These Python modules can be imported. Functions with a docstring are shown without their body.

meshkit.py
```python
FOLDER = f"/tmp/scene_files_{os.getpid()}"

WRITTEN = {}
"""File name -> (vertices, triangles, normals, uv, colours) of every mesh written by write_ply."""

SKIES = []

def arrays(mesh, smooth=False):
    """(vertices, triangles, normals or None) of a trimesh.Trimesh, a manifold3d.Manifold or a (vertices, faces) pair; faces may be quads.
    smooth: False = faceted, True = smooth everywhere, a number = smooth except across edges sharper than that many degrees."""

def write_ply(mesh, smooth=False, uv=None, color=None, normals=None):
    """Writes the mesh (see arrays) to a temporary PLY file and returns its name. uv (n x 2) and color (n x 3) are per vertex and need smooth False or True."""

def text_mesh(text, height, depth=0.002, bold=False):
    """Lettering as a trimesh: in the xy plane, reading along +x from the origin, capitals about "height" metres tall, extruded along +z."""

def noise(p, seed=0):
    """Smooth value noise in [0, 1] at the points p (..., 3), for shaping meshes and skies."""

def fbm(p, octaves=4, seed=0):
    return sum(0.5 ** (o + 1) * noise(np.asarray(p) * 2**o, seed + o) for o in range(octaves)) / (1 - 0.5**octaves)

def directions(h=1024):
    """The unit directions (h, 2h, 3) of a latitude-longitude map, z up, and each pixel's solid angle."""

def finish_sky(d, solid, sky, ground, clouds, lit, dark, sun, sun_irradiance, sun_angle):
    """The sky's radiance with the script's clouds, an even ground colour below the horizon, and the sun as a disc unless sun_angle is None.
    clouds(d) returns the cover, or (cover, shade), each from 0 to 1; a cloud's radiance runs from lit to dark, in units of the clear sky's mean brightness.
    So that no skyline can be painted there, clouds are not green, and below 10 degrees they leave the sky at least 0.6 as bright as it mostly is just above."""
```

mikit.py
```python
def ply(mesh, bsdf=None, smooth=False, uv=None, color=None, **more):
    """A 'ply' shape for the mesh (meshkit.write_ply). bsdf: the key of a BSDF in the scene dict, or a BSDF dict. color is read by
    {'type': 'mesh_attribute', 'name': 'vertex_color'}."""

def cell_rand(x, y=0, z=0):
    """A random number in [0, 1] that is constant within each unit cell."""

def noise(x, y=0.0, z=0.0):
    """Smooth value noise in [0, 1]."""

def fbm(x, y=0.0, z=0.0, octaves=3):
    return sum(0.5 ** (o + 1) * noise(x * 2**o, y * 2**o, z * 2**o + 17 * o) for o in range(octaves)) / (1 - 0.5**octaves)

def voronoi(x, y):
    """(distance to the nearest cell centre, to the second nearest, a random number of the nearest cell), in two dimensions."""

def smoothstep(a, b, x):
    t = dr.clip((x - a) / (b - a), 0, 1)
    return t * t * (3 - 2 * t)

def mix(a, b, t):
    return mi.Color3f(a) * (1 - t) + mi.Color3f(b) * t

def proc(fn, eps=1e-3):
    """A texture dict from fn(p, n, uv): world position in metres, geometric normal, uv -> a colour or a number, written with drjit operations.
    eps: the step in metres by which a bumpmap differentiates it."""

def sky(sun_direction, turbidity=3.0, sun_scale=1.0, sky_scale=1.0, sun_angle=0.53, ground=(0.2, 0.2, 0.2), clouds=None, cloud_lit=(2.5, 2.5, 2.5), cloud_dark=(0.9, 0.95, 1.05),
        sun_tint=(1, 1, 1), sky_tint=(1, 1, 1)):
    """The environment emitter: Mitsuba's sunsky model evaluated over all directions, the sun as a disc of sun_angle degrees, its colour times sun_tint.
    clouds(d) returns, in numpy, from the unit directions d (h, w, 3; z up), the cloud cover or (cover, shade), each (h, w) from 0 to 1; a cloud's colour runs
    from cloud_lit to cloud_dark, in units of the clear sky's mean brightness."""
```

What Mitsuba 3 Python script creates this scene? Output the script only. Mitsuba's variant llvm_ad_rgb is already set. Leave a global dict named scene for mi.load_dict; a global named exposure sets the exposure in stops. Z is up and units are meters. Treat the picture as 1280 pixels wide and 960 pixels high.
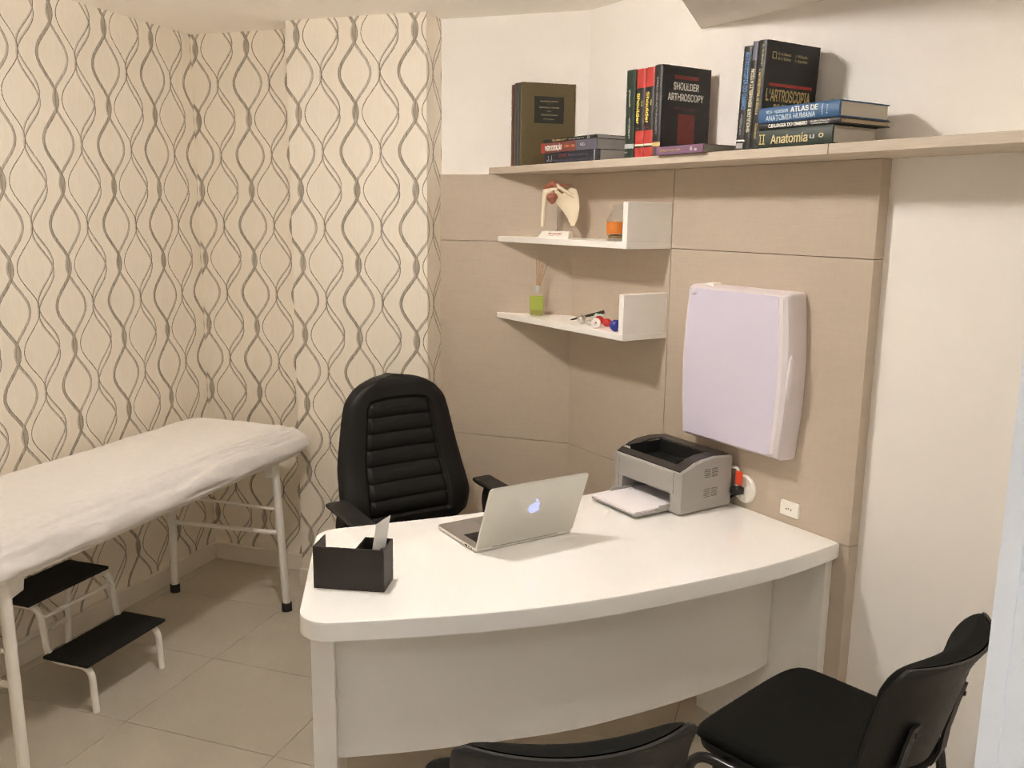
import math, random
import numpy as np, trimesh, drjit as dr, mitsuba as mi
import manifold3d as m3
from shapely.geometry import Polygon, Point, LineString, box as sbox
from shapely import affinity
from scipy.interpolate import CubicSpline
import mikit, meshkit
from mikit import proc, noise, fbm, smoothstep, mix

random.seed(7); np.random.seed(7)
scene, labels = {'type': 'scene'}, {}

# ------------------------------------------------------------------ camera, lamps, exposure
CAM = np.array([2.699, -3.438, 1.66])
FWD = np.array([-0.317, 0.930, -0.18444]); FWD /= np.linalg.norm(FWD)
UPV = np.array([-0.072, 0.170, 0.98276])
scene['camera'] = {'type': 'perspective', 'fov_axis': 'x', 'fov': math.degrees(2 * math.atan(640 / 1123.88)),
                   'near_clip': 0.02, 'far_clip': 60.0,
                   'to_world': mi.ScalarTransform4f().look_at(origin=CAM.tolist(), target=(CAM + FWD).tolist(), up=UPV.tolist())}
exposure = 3.0
LAMP = (1.50, -1.50)            # ceiling lamp, room middle
LAMP_RGB = np.array([1.0, 0.945, 0.885]) * 40.0
SPOT_RGB = np.array([1.0, 0.94, 0.85]) * 20.0
HALL_RGB = np.array([0.84, 0.95, 1.12]) * 3.6
CEIL = 2.42

# ------------------------------------------------------------------ materials
def bsdf(name, d): scene['mat_' + name] = d; return 'mat_' + name
def rgb(c): return {'type': 'rgb', 'value': [float(x) for x in np.broadcast_to(c, 3)]}
def two(d): return {'type': 'twosided', 'bsdf': d}
def mat(name, c, rough=0.6, spec=0.4, metal=0.0, coat=0.0, coat_gloss=0.9, sheen=0.0):
    d = {'type': 'principled', 'base_color': rgb(c) if not isinstance(c, dict) else c, 'roughness': float(rough),
         'specular': float(spec), 'metallic': float(metal)}
    if coat: d['clearcoat'] = coat; d['clearcoat_gloss'] = coat_gloss
    if sheen: d['sheen'] = sheen
    return bsdf(name, two(d))

mat('paint', (0.86, 0.825, 0.775), 0.75, 0.25)
mat('cream_paint', (0.72, 0.665, 0.575), 0.6, 0.25)
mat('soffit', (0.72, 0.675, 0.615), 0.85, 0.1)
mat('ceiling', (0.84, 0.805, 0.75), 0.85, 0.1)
mat('white_gloss', (0.86, 0.84, 0.80), 0.25, 0.5)
mat('desk_top', (0.90, 0.885, 0.85), 0.035, 0.5)
mat('desk_body', (0.80, 0.775, 0.725), 0.40, 0.4)
mat('white_metal', (0.78, 0.75, 0.69), 0.35, 0.4)
mat('rubber', (0.02, 0.02, 0.02), 0.7, 0.3)
mat('door_cool_tint', (0.73, 0.79, 0.875), 0.4, 0.4)  # white door; the cool cast of corridor light is put into the colour
mat('black_plastic', (0.013, 0.0125, 0.012), 0.48, 0.35)
mat('black_gloss', (0.012, 0.012, 0.012), 0.12, 0.6)
mat('chrome', (0.75, 0.74, 0.72), 0.15, 0.5, 1.0)
mat('alu', (0.63, 0.62, 0.565), 0.38, 0.5, 0.55)
mat('alu_deck', (0.36, 0.335, 0.31), 0.30, 0.5, 0.6)  # alu darkened for the deck; the dark surroundings it mirrors are in the colour
mat('logo', (0.10, 0.10, 0.10), 0.5, 0.2)
mat('alu_dark', (0.30, 0.29, 0.28), 0.35, 0.5, 0.6)
mat('printer_grey', (0.36, 0.345, 0.325), 0.45, 0.4)
mat('vent_grey', (0.10, 0.095, 0.09), 0.5, 0.3)
mat('printer_dark', (0.035, 0.03, 0.028), 0.35, 0.5)
mat('printer_black', (0.012, 0.012, 0.012), 0.35, 0.5)
mat('paper', (0.83, 0.79, 0.82), 0.9, 0.1)
mat('viewer_body', (0.74, 0.68, 0.71), 0.35, 0.45)
mat('viewer_screen', (0.67, 0.625, 0.765), 0.35, 0.4)
mat('socket_white', (0.86, 0.83, 0.76), 0.35, 0.4)
mat('holder', (0.020, 0.016, 0.014), 0.5, 0.35)
mat('pages', (0.50, 0.46, 0.40), 0.9, 0.1)
mat('pages_tan', (0.42, 0.34, 0.24), 0.9, 0.1)
mat('pages_grey', (0.34, 0.32, 0.30), 0.9, 0.1)
mat('bone', (0.80, 0.70, 0.53), 0.5, 0.35)
mat('muscle', (0.33, 0.12, 0.075), 0.5, 0.35)
mat('reed', (0.46, 0.27, 0.14), 0.8, 0.2)
mat('clear_plate', (0.80, 0.78, 0.74), 0.15, 0.5)
mat('lime', (0.34, 0.40, 0.075), 0.5, 0.3)
mat('oil', (0.30, 0.29, 0.05), 0.15, 0.5)
mat('orange', (0.60, 0.19, 0.035), 0.5, 0.3)
mat('honey', (0.40, 0.26, 0.10), 0.2, 0.5)
mat('silver_cap', (0.66, 0.64, 0.62), 0.3, 0.5, 0.4)
for n, c in {'olive': (0.105, 0.080, 0.038), 'olive_dark': (0.085, 0.06, 0.035), 'slate': (0.075, 0.07, 0.062), 'label_dark': (0.022, 0.022, 0.017), 'faded_gold': (0.20, 0.17, 0.11),
             'maroon_brown': (0.12, 0.055, 0.035), 'ink': (0.014, 0.013, 0.012), 'green_black': (0.013, 0.026, 0.017), 'red': (0.42, 0.040, 0.032), 'dark_red': (0.20, 0.03, 0.022),
             'yellow': (0.85, 0.66, 0.13), 'cream_ink': (0.74, 0.66, 0.50), 'white_ink': (0.82, 0.80, 0.76), 'gold_ink': (0.55, 0.42, 0.18), 'grey_band': (0.40, 0.42, 0.43),
             'navy': (0.020, 0.020, 0.030), 'purple': (0.18, 0.095, 0.16), 'purple_dark': (0.08, 0.04, 0.08), 'slate_blue': (0.105, 0.10, 0.135), 'blue': (0.035, 0.10, 0.22), 'blue_ink': (0.10, 0.25, 0.50), 'blue_light': (0.45, 0.55, 0.66),
             'anatomy_green': (0.026, 0.038, 0.030), 'tan_gold': (0.55, 0.45, 0.25), 'pink_ink': (0.6, 0.16, 0.2), 'orange_ink': (0.75, 0.25, 0.10), 'dull_red': (0.16, 0.045, 0.035), 'grey_ink': (0.35, 0.33, 0.32)}.items():
    mat(n, c, 0.45, 0.4)
mat('bead_red', (0.55, 0.03, 0.03), 0.25, 0.5); mat('bead_white', (0.85, 0.82, 0.78), 0.25, 0.5); mat('bead_blue', (0.02, 0.035, 0.26), 0.4, 0.4)
mat('bead_mint', (0.45, 0.56, 0.47), 0.25, 0.5); mat('bead_black', (0.03, 0.025, 0.02), 0.4, 0.4); mat('tag_red', (0.75, 0.08, 0.03), 0.5, 0.3)
bsdf('glass', {'type': 'thindielectric', 'int_ior': 1.5})
bsdf('thick_glass', {'type': 'dielectric', 'int_ior': 1.5})
bsdf('acrylic', {'type': 'thindielectric', 'int_ior': 1.45})

def leather_bump(p, n, uv): return 0.0006 * fbm(p.x * 160, p.y * 160, p.z * 160, 3)
bsdf('leather', two({'type': 'bumpmap', 'arbitrary': proc(lambda p, n, uv: fbm(p.x * 220, p.y * 220, p.z * 220, 2)), 'scale': 0.0008,
     'bsdf': {'type': 'principled', 'base_color': rgb((0.0065, 0.0062, 0.0058)), 'roughness': 0.52, 'specular': 0.25}}))
bsdf('fabric', two({'type': 'principled', 'base_color': proc(lambda p, n, uv: mi.Color3f(0.0068, 0.0068, 0.0060) * (0.7 + 0.6 * noise(p.x * 900, p.y * 900, p.z * 900))), 'roughness': 0.95, 'specular': 0.15, 'sheen': 0.15}))
bsdf('tread', two({'type': 'principled', 'base_color': proc(lambda p, n, uv: mi.Color3f(0.014, 0.0135, 0.013) * (0.7 + 0.6 * noise(p.x * 700, p.y * 700, p.z * 700))), 'roughness': 0.85, 'specular': 0.2}))
bsdf('sheet', two({'type': 'principled', 'base_color': proc(lambda p, n, uv: mi.Color3f(0.68, 0.65, 0.625) * (0.96 + 0.08 * fbm(p.x * 60, p.y * 60, p.z * 60, 2))), 'roughness': 0.95, 'specular': 0.1, 'sheen': 0.2}))

def linen(p, n, uv):
    along = p.x * 0.781 - p.y * 0.624
    h = noise(along * 22, p.z * 700, p.y * 3) * 0.6 + noise(along * 600, p.z * 60, 0) * 0.4
    g = 0.94 + 0.12 * h
    return mi.Color3f(0.515, 0.43, 0.345) * g
bsdf('panel', two({'type': 'principled', 'base_color': proc(linen), 'roughness': 0.5, 'specular': 0.3}))
def shelf_wood(p, n, uv):
    along = p.x * 0.781 - p.y * 0.624
    return mi.Color3f(0.51, 0.435, 0.35) * (0.93 + 0.14 * noise(along * 14, p.z * 700, p.y * 40))
bsdf('shelf_wood', two({'type': 'principled', 'base_color': proc(shelf_wood), 'roughness': 0.5, 'specular': 0.3}))
def tile_col(p, n, uv):
    v = fbm(p.x * 5, p.y * 5, 0.3, 4); w = noise(p.x * 160, p.y * 160)
    return mi.Color3f(0.50, 0.455, 0.375) * (0.88 + 0.2 * v + 0.04 * w)
bsdf('tile', two({'type': 'principled', 'base_color': proc(tile_col), 'roughness': 0.24, 'specular': 0.45}))
bsdf('grout', two({'type': 'diffuse', 'reflectance': rgb((0.32, 0.285, 0.23))}))

# wallpaper print: two interlaced ogee columns per repeat
PA, TA, Z0 = 0.262, 0.303, 2.358
def ogee(u, z):
    ph = (z - Z0) / TA
    def wrap(x): return x - PA * dr.floor(x / PA + 0.5)
    def line(d, w, soft=0.0012): return 1 - smoothstep(w - soft, w + soft, dr.abs(d))
    a = wrap(u); b = wrap(u - 0.1115)
    k = 2 * math.pi
    f = 0.0295 - 0.0395 * dr.cos(k * ph); fs = 0.0395 * k / TA * dr.sin(k * ph); fn = dr.rsqrt(1 + fs * fs)
    dl, dr_ = (a + f) * fn, (a - f) * fn
    def g(shift): 
        q = ph + 0.5 + shift
        return 0.0395 - 0.0415 * dr.cos(k * q), dr.rsqrt(1 + dr.square(0.0415 * k / TA * dr.sin(k * q)))
    g0, n0 = g(0.0); g1, n1 = g(0.055); g2, n2 = g(-0.055)
    el = (b + g0) * n0; e1 = (b - g1) * n1; e2 = (b - g2) * n2
    streak = 0.75 + 0.5 * noise(u * 260, z * 26)
    s = 0.66 * line(dl, 0.0066)
    s = dr.maximum(s, 0.95 * line(dl - 0.0052, 0.0016))
    s = dr.maximum(s, 0.50 * line(dr_, 0.0052))
    s = dr.maximum(s, 0.85 * line(dr_ - 0.0045, 0.0014))
    lens = smoothstep(0.0, 0.001, -f) * (1 - smoothstep(-f - 0.001, -f + 0.001, dr.abs(a)))
    s = dr.maximum(s, 0.66 * lens)
    s = dr.maximum(s, 0.90 * line(el, 0.0019, 0.0010))
    s = dr.maximum(s, 0.90 * line(e1, 0.0017, 0.0010)); s = dr.maximum(s, 0.90 * line(e2, 0.0017, 0.0010))
    s = dr.maximum(s, 0.36 * line(e1 + 0.003, 0.0042)); s = dr.maximum(s, 0.32 * line(e2 + 0.003, 0.0040))
    base = mi.Color3f(0.80, 0.735, 0.63) * (0.97 + 0.06 * noise(u * 500, z * 30))
    return mix(base, mi.Color3f(0.150, 0.118, 0.078), dr.clip(s * streak, 0, 0.95))
for nm, fn_ in {'paper_back': lambda p, n, uv: ogee(p.x - 0.285, p.z), 'paper_column': lambda p, n, uv: ogee(p.x - 0.625 + (p.y + 0.11), p.z), 'paper_left': lambda p, n, uv: ogee(p.y + 0.742, p.z)}.items():
    bsdf(nm, two({'type': 'principled', 'base_color': proc(fn_), 'roughness': 0.6, 'specular': 0.25}))

# ------------------------------------------------------------------ helpers
def T(x=0, y=0, z=0): m = np.eye(4); m[:3, 3] = (x, y, z); return m
def Rz(a): c, s = math.cos(math.radians(a)), math.sin(math.radians(a)); m = np.eye(4); m[:2, :2] = [[c, -s], [s, c]]; return m
def Ry(a): c, s = math.cos(math.radians(a)), math.sin(math.radians(a)); m = np.eye(4); m[0, 0], m[0, 2], m[2, 0], m[2, 2] = c, s, -s, c; return m
def Rx(a): c, s = math.cos(math.radians(a)), math.sin(math.radians(a)); m = np.eye(4); m[1:3, 1:3] = [[c, -s], [s, c]]; return m
def basis(o, x, y, z):
    m = np.eye(4); m[:3, 0], m[:3, 1], m[:3, 2], m[:3, 3] = x, y, z, o; return m
UR = np.array([-0.7812, 0.6243])                       # along the right wall, away from the camera
PC = np.array([1.764, 0.020])                          # inner corner of the beige panels
RF = basis((PC[0], PC[1], 0), (-UR[0], -UR[1], 0), (-UR[1], UR[0], 0), (0, 0, 1))
RF[:3, 1] = (0.6243, 0.7812, 0)                        # frame of the right wall: x along it towards the camera, y into it
def put(mesh, M): m = mesh.copy(); m.apply_transform(M); return m
def cat(*ms): return trimesh.util.concatenate([m for m in ms])
def add(key, mesh, material, smooth=False, **more):
    assert key not in scene, key
    scene[key] = mikit.ply(mesh, 'mat_' + material if material else None, smooth, **more); return key
_count = {}
def nm(base):
    k = _count.get(base, 0); _count[base] = k + 1
    return base if k == 0 else f'{base}_{k:03d}'
def thing(base, label, category, group=None):
    key = nm(base); labels[key] = {'label': label, 'category': category}
    if group: labels[key]['group'] = group
    return key
def part(holder, name, mesh, material, smooth=False, label=None, **more):
    key = nm(holder + '__' + name); add(key, mesh, material, smooth, **more)
    if label: labels[key] = {'label': label}
    return key
def struct(key, label, mesh=None, material=None, smooth=False):
    labels[key] = {'label': label, 'kind': 'structure'}
    if mesh is not None: add(key, mesh, material, smooth)
    return key
def hull(pts): return trimesh.Trimesh(pts).convex_hull if False else trimesh.convex.convex_hull(np.asarray(pts))
def cbox(x0, x1, y0, y1, z0, z1, c=0.002):
    c = min(c, (x1 - x0) * .45, (y1 - y0) * .45, (z1 - z0) * .45)
    P = []
    for x, sx in ((x0, 1), (x1, -1)):
        for y, sy in ((y0, 1), (y1, -1)):
            for z, sz in ((z0, 1), (z1, -1)):
                P += [(x + sx * c, y + sy * c, z), (x + sx * c, y, z + sz * c), (x, y + sy * c, z + sz * c)]
    return hull(P)
def bx(x0, x1, y0, y1, z0, z1): return trimesh.creation.box(bounds=[[x0, y0, z0], [x1, y1, z1]])
def tube(path, r, n=14, close=False):
    P = np.asarray(path, float); N = len(P); V, F = [], []
    rr = np.broadcast_to(r, N)
    tg = np.gradient(P, axis=0); tg /= np.linalg.norm(tg, axis=1)[:, None]
    u = np.cross(tg[0], [0, 0, 1.0]); u = u if np.linalg.norm(u) > 0.1 else np.cross(tg[0], [0, 1.0, 0])
    for i in range(N):
        u = u - tg[i] * (u @ tg[i]); u /= np.linalg.norm(u); w = np.cross(tg[i], u)
        for k in range(n):
            a = 2 * math.pi * k / n; V.append(P[i] + rr[i] * (math.cos(a) * u + math.sin(a) * w))
    for i in range(N - 1):
        for k in range(n):
            a, b = i * n + k, i * n + (k + 1) % n
            F += [[a, b, b + n], [a, b + n, a + n]]
    V += [P[0], P[-1]]
    for k in range(n): F += [[len(V) - 2, (k + 1) % n, k], [len(V) - 1, (N - 1) * n + k, (N - 1) * n + (k + 1) % n]]
    return trimesh.Trimesh(V, F, process=False)
def fillet(pts, r=0.03, n=6):
    P = [np.asarray(p, float) for p in pts]; out = [P[0]]
    for a, b, c in zip(P[:-2], P[1:-1], P[2:]):
        d1, d2 = (a - b), (c - b); l1, l2 = np.linalg.norm(d1), np.linalg.norm(d2); q = min(r, l1 * .45, l2 * .45)
        p0, p1 = b + d1 / l1 * q, b + d2 / l2 * q
        for k in range(n + 1):
            t = k / n; out.append((1 - t) ** 2 * p0 + 2 * t * (1 - t) * b + t * t * p1)
    return out + [P[-1]]
def lathe(prof, n=40): return trimesh.creation.revolve(np.asarray(prof, float), sections=n)
def ring_inset(P, d):
    if not d: return P
    a, b = np.roll(P, 1, 0), np.roll(P, -1, 0)
    e1, e2 = P - a, b - P
    n1 = np.stack([-e1[:, 1], e1[:, 0]], 1); n2 = np.stack([-e2[:, 1], e2[:, 0]], 1)
    n1 /= np.linalg.norm(n1, axis=1)[:, None] + 1e-12; n2 /= np.linalg.norm(n2, axis=1)[:, None] + 1e-12
    m = n1 + n2; m /= np.maximum(np.linalg.norm(m, axis=1)[:, None], .3); k = d / np.maximum((m * n1).sum(1), .35)
    return P + m * k[:, None]
def slab(P, levels):
    """A closed counter-clockwise outline lofted through (z, inset) levels, with caps."""
    P = np.asarray(P, float)
    if Polygon(P).exterior.is_ccw is False: P = P[::-1]
    n = len(P); rings = [np.column_stack([ring_inset(P, d), np.full(n, z)]) for z, d in levels]
    V = np.vstack(rings); F = []
    for i in range(len(levels) - 1):
        for k in range(n):
            a, b = i * n + k, i * n + (k + 1) % n
            F += [[a, b, b + n], [a, b + n, a + n]]
    ms = [trimesh.Trimesh(V, F, process=False)]
    for r, flip in ((rings[0], True), (rings[-1], False)):
        v, f = trimesh.creation.triangulate_polygon(Polygon(r[:, :2]), engine='earcut')
        v = np.column_stack([v, np.full(len(v), r[0, 2])]); f = np.asarray(f)
        up = np.cross(v[f[:, 1]] - v[f[:, 0]], v[f[:, 2]] - v[f[:, 0]])[:, 2].sum() > 0
        ms.append(trimesh.Trimesh(v, f[:, ::-1] if up == flip else f, process=False))
    return cat(*ms)
def rrect(x0, x1, y0, y1, r, n=6):
    out = []
    for cx, cy, a0 in ((x1 - r, y0 + r, -90), (x1 - r, y1 - r, 0), (x0 + r, y1 - r, 90), (x0 + r, y0 + r, 180)):
        for k in range(n + 1):
            a = math.radians(a0 + 90 * k / n); out.append((cx + r * math.cos(a), cy + r * math.sin(a)))
    return np.array(out)
def grid_mesh(F_, nu, nv, closed_u=False):
    """Mesh of the points F_(u, v) in [0, 1]^2 (vectorised)."""
    u, v = np.meshgrid(np.linspace(0, 1, nu), np.linspace(0, 1, nv), indexing='ij')
    P = F_(u, v).reshape(-1, 3); i = np.arange(nu * nv).reshape(nu, nv)
    a, b, c, d = i[:-1, :-1].ravel(), i[1:, :-1].ravel(), i[1:, 1:].ravel(), i[:-1, 1:].ravel()
    return trimesh.Trimesh(P, np.vstack([np.stack([a, b, c], 1), np.stack([a, c, d], 1)]), process=False)
def weld(m): return trimesh.Trimesh(m.vertices, m.faces, process=True)
def man(mesh): return m3.Manifold(m3.Mesh(np.asarray(mesh.vertices, np.float32), np.asarray(mesh.faces, np.uint32)))
def unman(M): q = M.to_mesh(); return trimesh.Trimesh(q.vert_properties[:, :3], q.tri_verts, process=False)
_tx = {}
def text(s, length, height, o, r, u, depth=0.0005, bold=False, M=None, center=False):
    """Raised print of a given length and capital height from the point o, reading along r with the letters' tops towards u."""
    k = (s, bold)
    if k not in _tx: _tx[k] = meshkit.text_mesh(s, 1.0, 1.0, bold)
    m = _tx[k].copy(); lo, hi = m.bounds; m.apply_translation((-lo[0], 0, 0)); m.apply_scale(1.0)
    m.vertices = m.vertices * [length / (hi[0] - lo[0]), height, depth]
    if center: m.apply_translation((-length / 2, 0, 0))
    r, u = np.asarray(r, float), np.asarray(u, float)
    B = basis(o, r, u, np.cross(r, u)); m.apply_transform(B if M is None else M @ B); return m
X, Y, Zv = np.eye(3)

# ------------------------------------------------------------------ the setting
TW = 0.10
struct('wall_left', 'left wall under ogee patterned cream wallpaper', bx(-TW, 0, -3.7, 0.135, 0, CEIL), 'paper_left')
struct('wall_back', 'back wall, patterned recess on one side of the column and white paint on the other')
add('wall_back__recess', bx(-TW, 0.70, 0.035, 0.135, 0, CEIL), 'paper_back')
add('wall_back__painted', bx(1.05, 1.9, 0.035, 0.135, 0, CEIL), 'paint')
struct('wall_column', 'boxed column under ogee patterned wallpaper', bx(0.577, 1.199, -0.11, 0.05, 0, CEIL), 'paper_column')
S_END = 2.75
def R_mesh(mesh): return put(mesh, RF)
struct('wall_right', 'right wall in white paint behind the desk', R_mesh(bx(-0.10, S_END, 0.04, 0.14, 0, CEIL)), 'paint')
e = RF @ np.array([S_END, 0.04, 0, 1])
struct('wall_side', 'white wall behind the door', bx(e[0] - 0.02, e[0] + 0.1, -3.56, e[1] + 0.06, 0, CEIL), 'paint')
struct('wall_front', 'white wall with the doorway', cat(bx(-TW, 2.2, -3.56, -3.44, 0, CEIL), bx(3.12, e[0] + .1, -3.56, -3.44, 0, CEIL), bx(2.2, 3.12, -3.56, -3.44, 2.12, CEIL)), 'paint')
struct('wall_corridor', 'corridor walls beyond the doorway', cat(bx(1.4, 3.9, -5.4, -5.3, 0, CEIL), bx(1.3, 1.4, -5.4, -3.56, 0, CEIL), bx(3.9, 4.0, -5.4, -3.56, 0, CEIL)), 'paint')
struct('ceiling', 'white plaster ceiling', bx(-TW, 4.2, -5.4, 0.135, CEIL, CEIL + 0.08), 'ceiling')
soff = Polygon([(2.272, 0.2), (2.272, -2.2), (e[0] + .05, -2.2), (e[0] + .05, 0.2)])
wall_side_poly = Polygon([tuple((RF @ np.array([s, y, 0, 1]))[:2]) for s, y in ((-.3, .06), (4, .06), (4, -4), (-.3, -4))])
soff = soff.intersection(wall_side_poly)
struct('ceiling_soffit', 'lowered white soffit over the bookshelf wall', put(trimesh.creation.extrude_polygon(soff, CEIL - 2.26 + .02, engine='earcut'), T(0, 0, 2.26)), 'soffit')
# floor: bed of grout with tiles laid on it
struct('floor', 'floor of large glossy beige tiles', bx(-TW, 4.2, -5.4, 0.135, -0.08, -0.0025), 'grout')
tw, tl, gap = 0.57, 0.46, 0.0013
xs = [0.63 + tw * k for k in range(-2, 7)]; ys = [-0.82 + tl * k for k in range(-7, 3)]
tile = None
for i, x0 in enumerate(xs[:-1]):
    for j, y0 in enumerate(ys[:-1]):
        x1, y1 = x0 + tw, y0 + tl
        cx0, cx1, cy0, cy1 = max(x0 + gap, 0), min(x1 - gap, 4.1), max(y0 + gap, -3.6), min(y1 - gap, 0.035)
        if cx1 - cx0 < .01 or cy1 - cy0 < .01: continue
        add(nm('floor__tile'), cbox(cx0, cx1, cy0, cy1, -0.008, 0.0, 0.0008), 'tile')
# wall panels, 3 cm proud on the right wall, flush on the back wall
for (z0, z1) in ((0.0, 0.745), (0.745, 1.556), (1.556, 1.82)):
    g = 0.0008
    for s0, s1 in ((0.0, 0.5675), (0.5685, 1.363)):
        add(nm('wall_right__panel'), R_mesh(cbox(s0 + g, s1 - g, 0, 0.041, z0 + g, z1 - g, 0.0008)), 'panel')
    add(nm('wall_back__panel'), cbox(1.1985, 1.7675, 0.020, 0.037, z0 + g, z1 - g, 0.0008), 'panel')
# baseboards
def baseboard(key, label, x0, x1, y0, y1): struct(key, label, cbox(x0, x1, y0, y1, 0, 0.085, 0.004), 'cream_paint')
baseboard('baseboard_left', 'cream baseboard under the left wallpaper', 0, 0.013, -3.44, 0.035)
baseboard('baseboard_back', 'cream baseboard in the wallpapered recess', 0.013, 0.577, 0.022, 0.035)
struct('baseboard_column', 'cream baseboard around the column', cat(cbox(0.565, 1.19, -0.123, -0.11, 0, 0.085, 0.004), cbox(0.565, 0.577, -0.11, 0.035, 0, 0.085, 0.004)), 'cream_paint')
# ceiling lamp
lamp = thing('ceiling_lamp', 'square white ceiling lamp above the middle of the room', 'ceiling lamp')
lx, ly = LAMP
part(lamp, 'base', cbox(lx - .10, lx + .10, ly - .10, ly + .10, CEIL - .02, CEIL, .003), 'white_metal')
part(lamp, 'diffuser', put(slab(rrect(-.055, .055, -.055, .055, .012), [(-.070, .008), (-.064, 0), (0, 0)]), T(lx, ly, CEIL - .02)), 'white_gloss',
     emitter={'type': 'area', 'radiance': rgb(LAMP_RGB)})
for s_, t_, pw, lb_ in ((2.12, .34, .50, 'small round recessed spotlight in the soffit, the one close to the wall'), (2.15, .95, 1.9, 'added unseen spotlight in the soffit, away from the wall, brightening the lower wall')):  # second spot is added out of view to brighten the lower right wall
    sp = RF @ np.array([s_, -t_, 2.26, 1])
    spot = thing('recessed_spot', lb_, 'spotlight', 'recessed spotlights')
    part(spot, 'trim_ring', put(lathe([(.045, 0), (.06, 0), (.06, -.006), (.046, -.010), (.045, 0)]), T(sp[0], sp[1], sp[2])), 'white_metal', 30)
    part(spot, 'bulb', put(lathe([(0, -.012), (.03, -.008), (.043, -.001), (0, -.001)], 24), T(*sp[:3])), 'white_gloss', emitter={'type': 'area', 'radiance': rgb(SPOT_RGB * pw)})
hall = thing('corridor_fill', 'added cool light panel on the unseen corridor ceiling, lighting the door', 'ceiling lamp')  # added out of view as cool fill for the door
part(hall, 'diffuser', bx(2.25, 2.65, -4.25, -3.85, CEIL - .03, CEIL - .001), 'white_gloss', emitter={'type': 'area', 'radiance': rgb(HALL_RGB)})
# open door leaf beside the camera
h0, h1 = np.array([3.09, -3.425]), np.array([2.868, -2.575])
L = np.linalg.norm(h1 - h0); dx = (h1 - h0) / L
DF = basis((h0[0], h0[1], 0), (dx[0], dx[1], 0), (-dx[1], dx[0], 0), (0, 0, 1))
struct('door_1', 'white door leaf standing open at the edge of the view')
add('door_1__leaf', put(cbox(0, L, -.035, 0, 0.008, 2.10, .003), DF), 'door_cool_tint')
add('door_1__edge_trim', put(cbox(L - .04, L + .002, -.036, .001, 0.008, 2.10, .002), DF), 'door_cool_tint')
hd = cat(tube(fillet([(L - .09, .0, 1.0), (L - .09, .05, 1.0), (L - .21, .05, 1.0)], .02), .009), put(lathe([(0, 0), (.025, 0), (.025, .008), (0, .008)], 24), T(L - .09, 0, 1.0) @ Rx(-90)))
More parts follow.
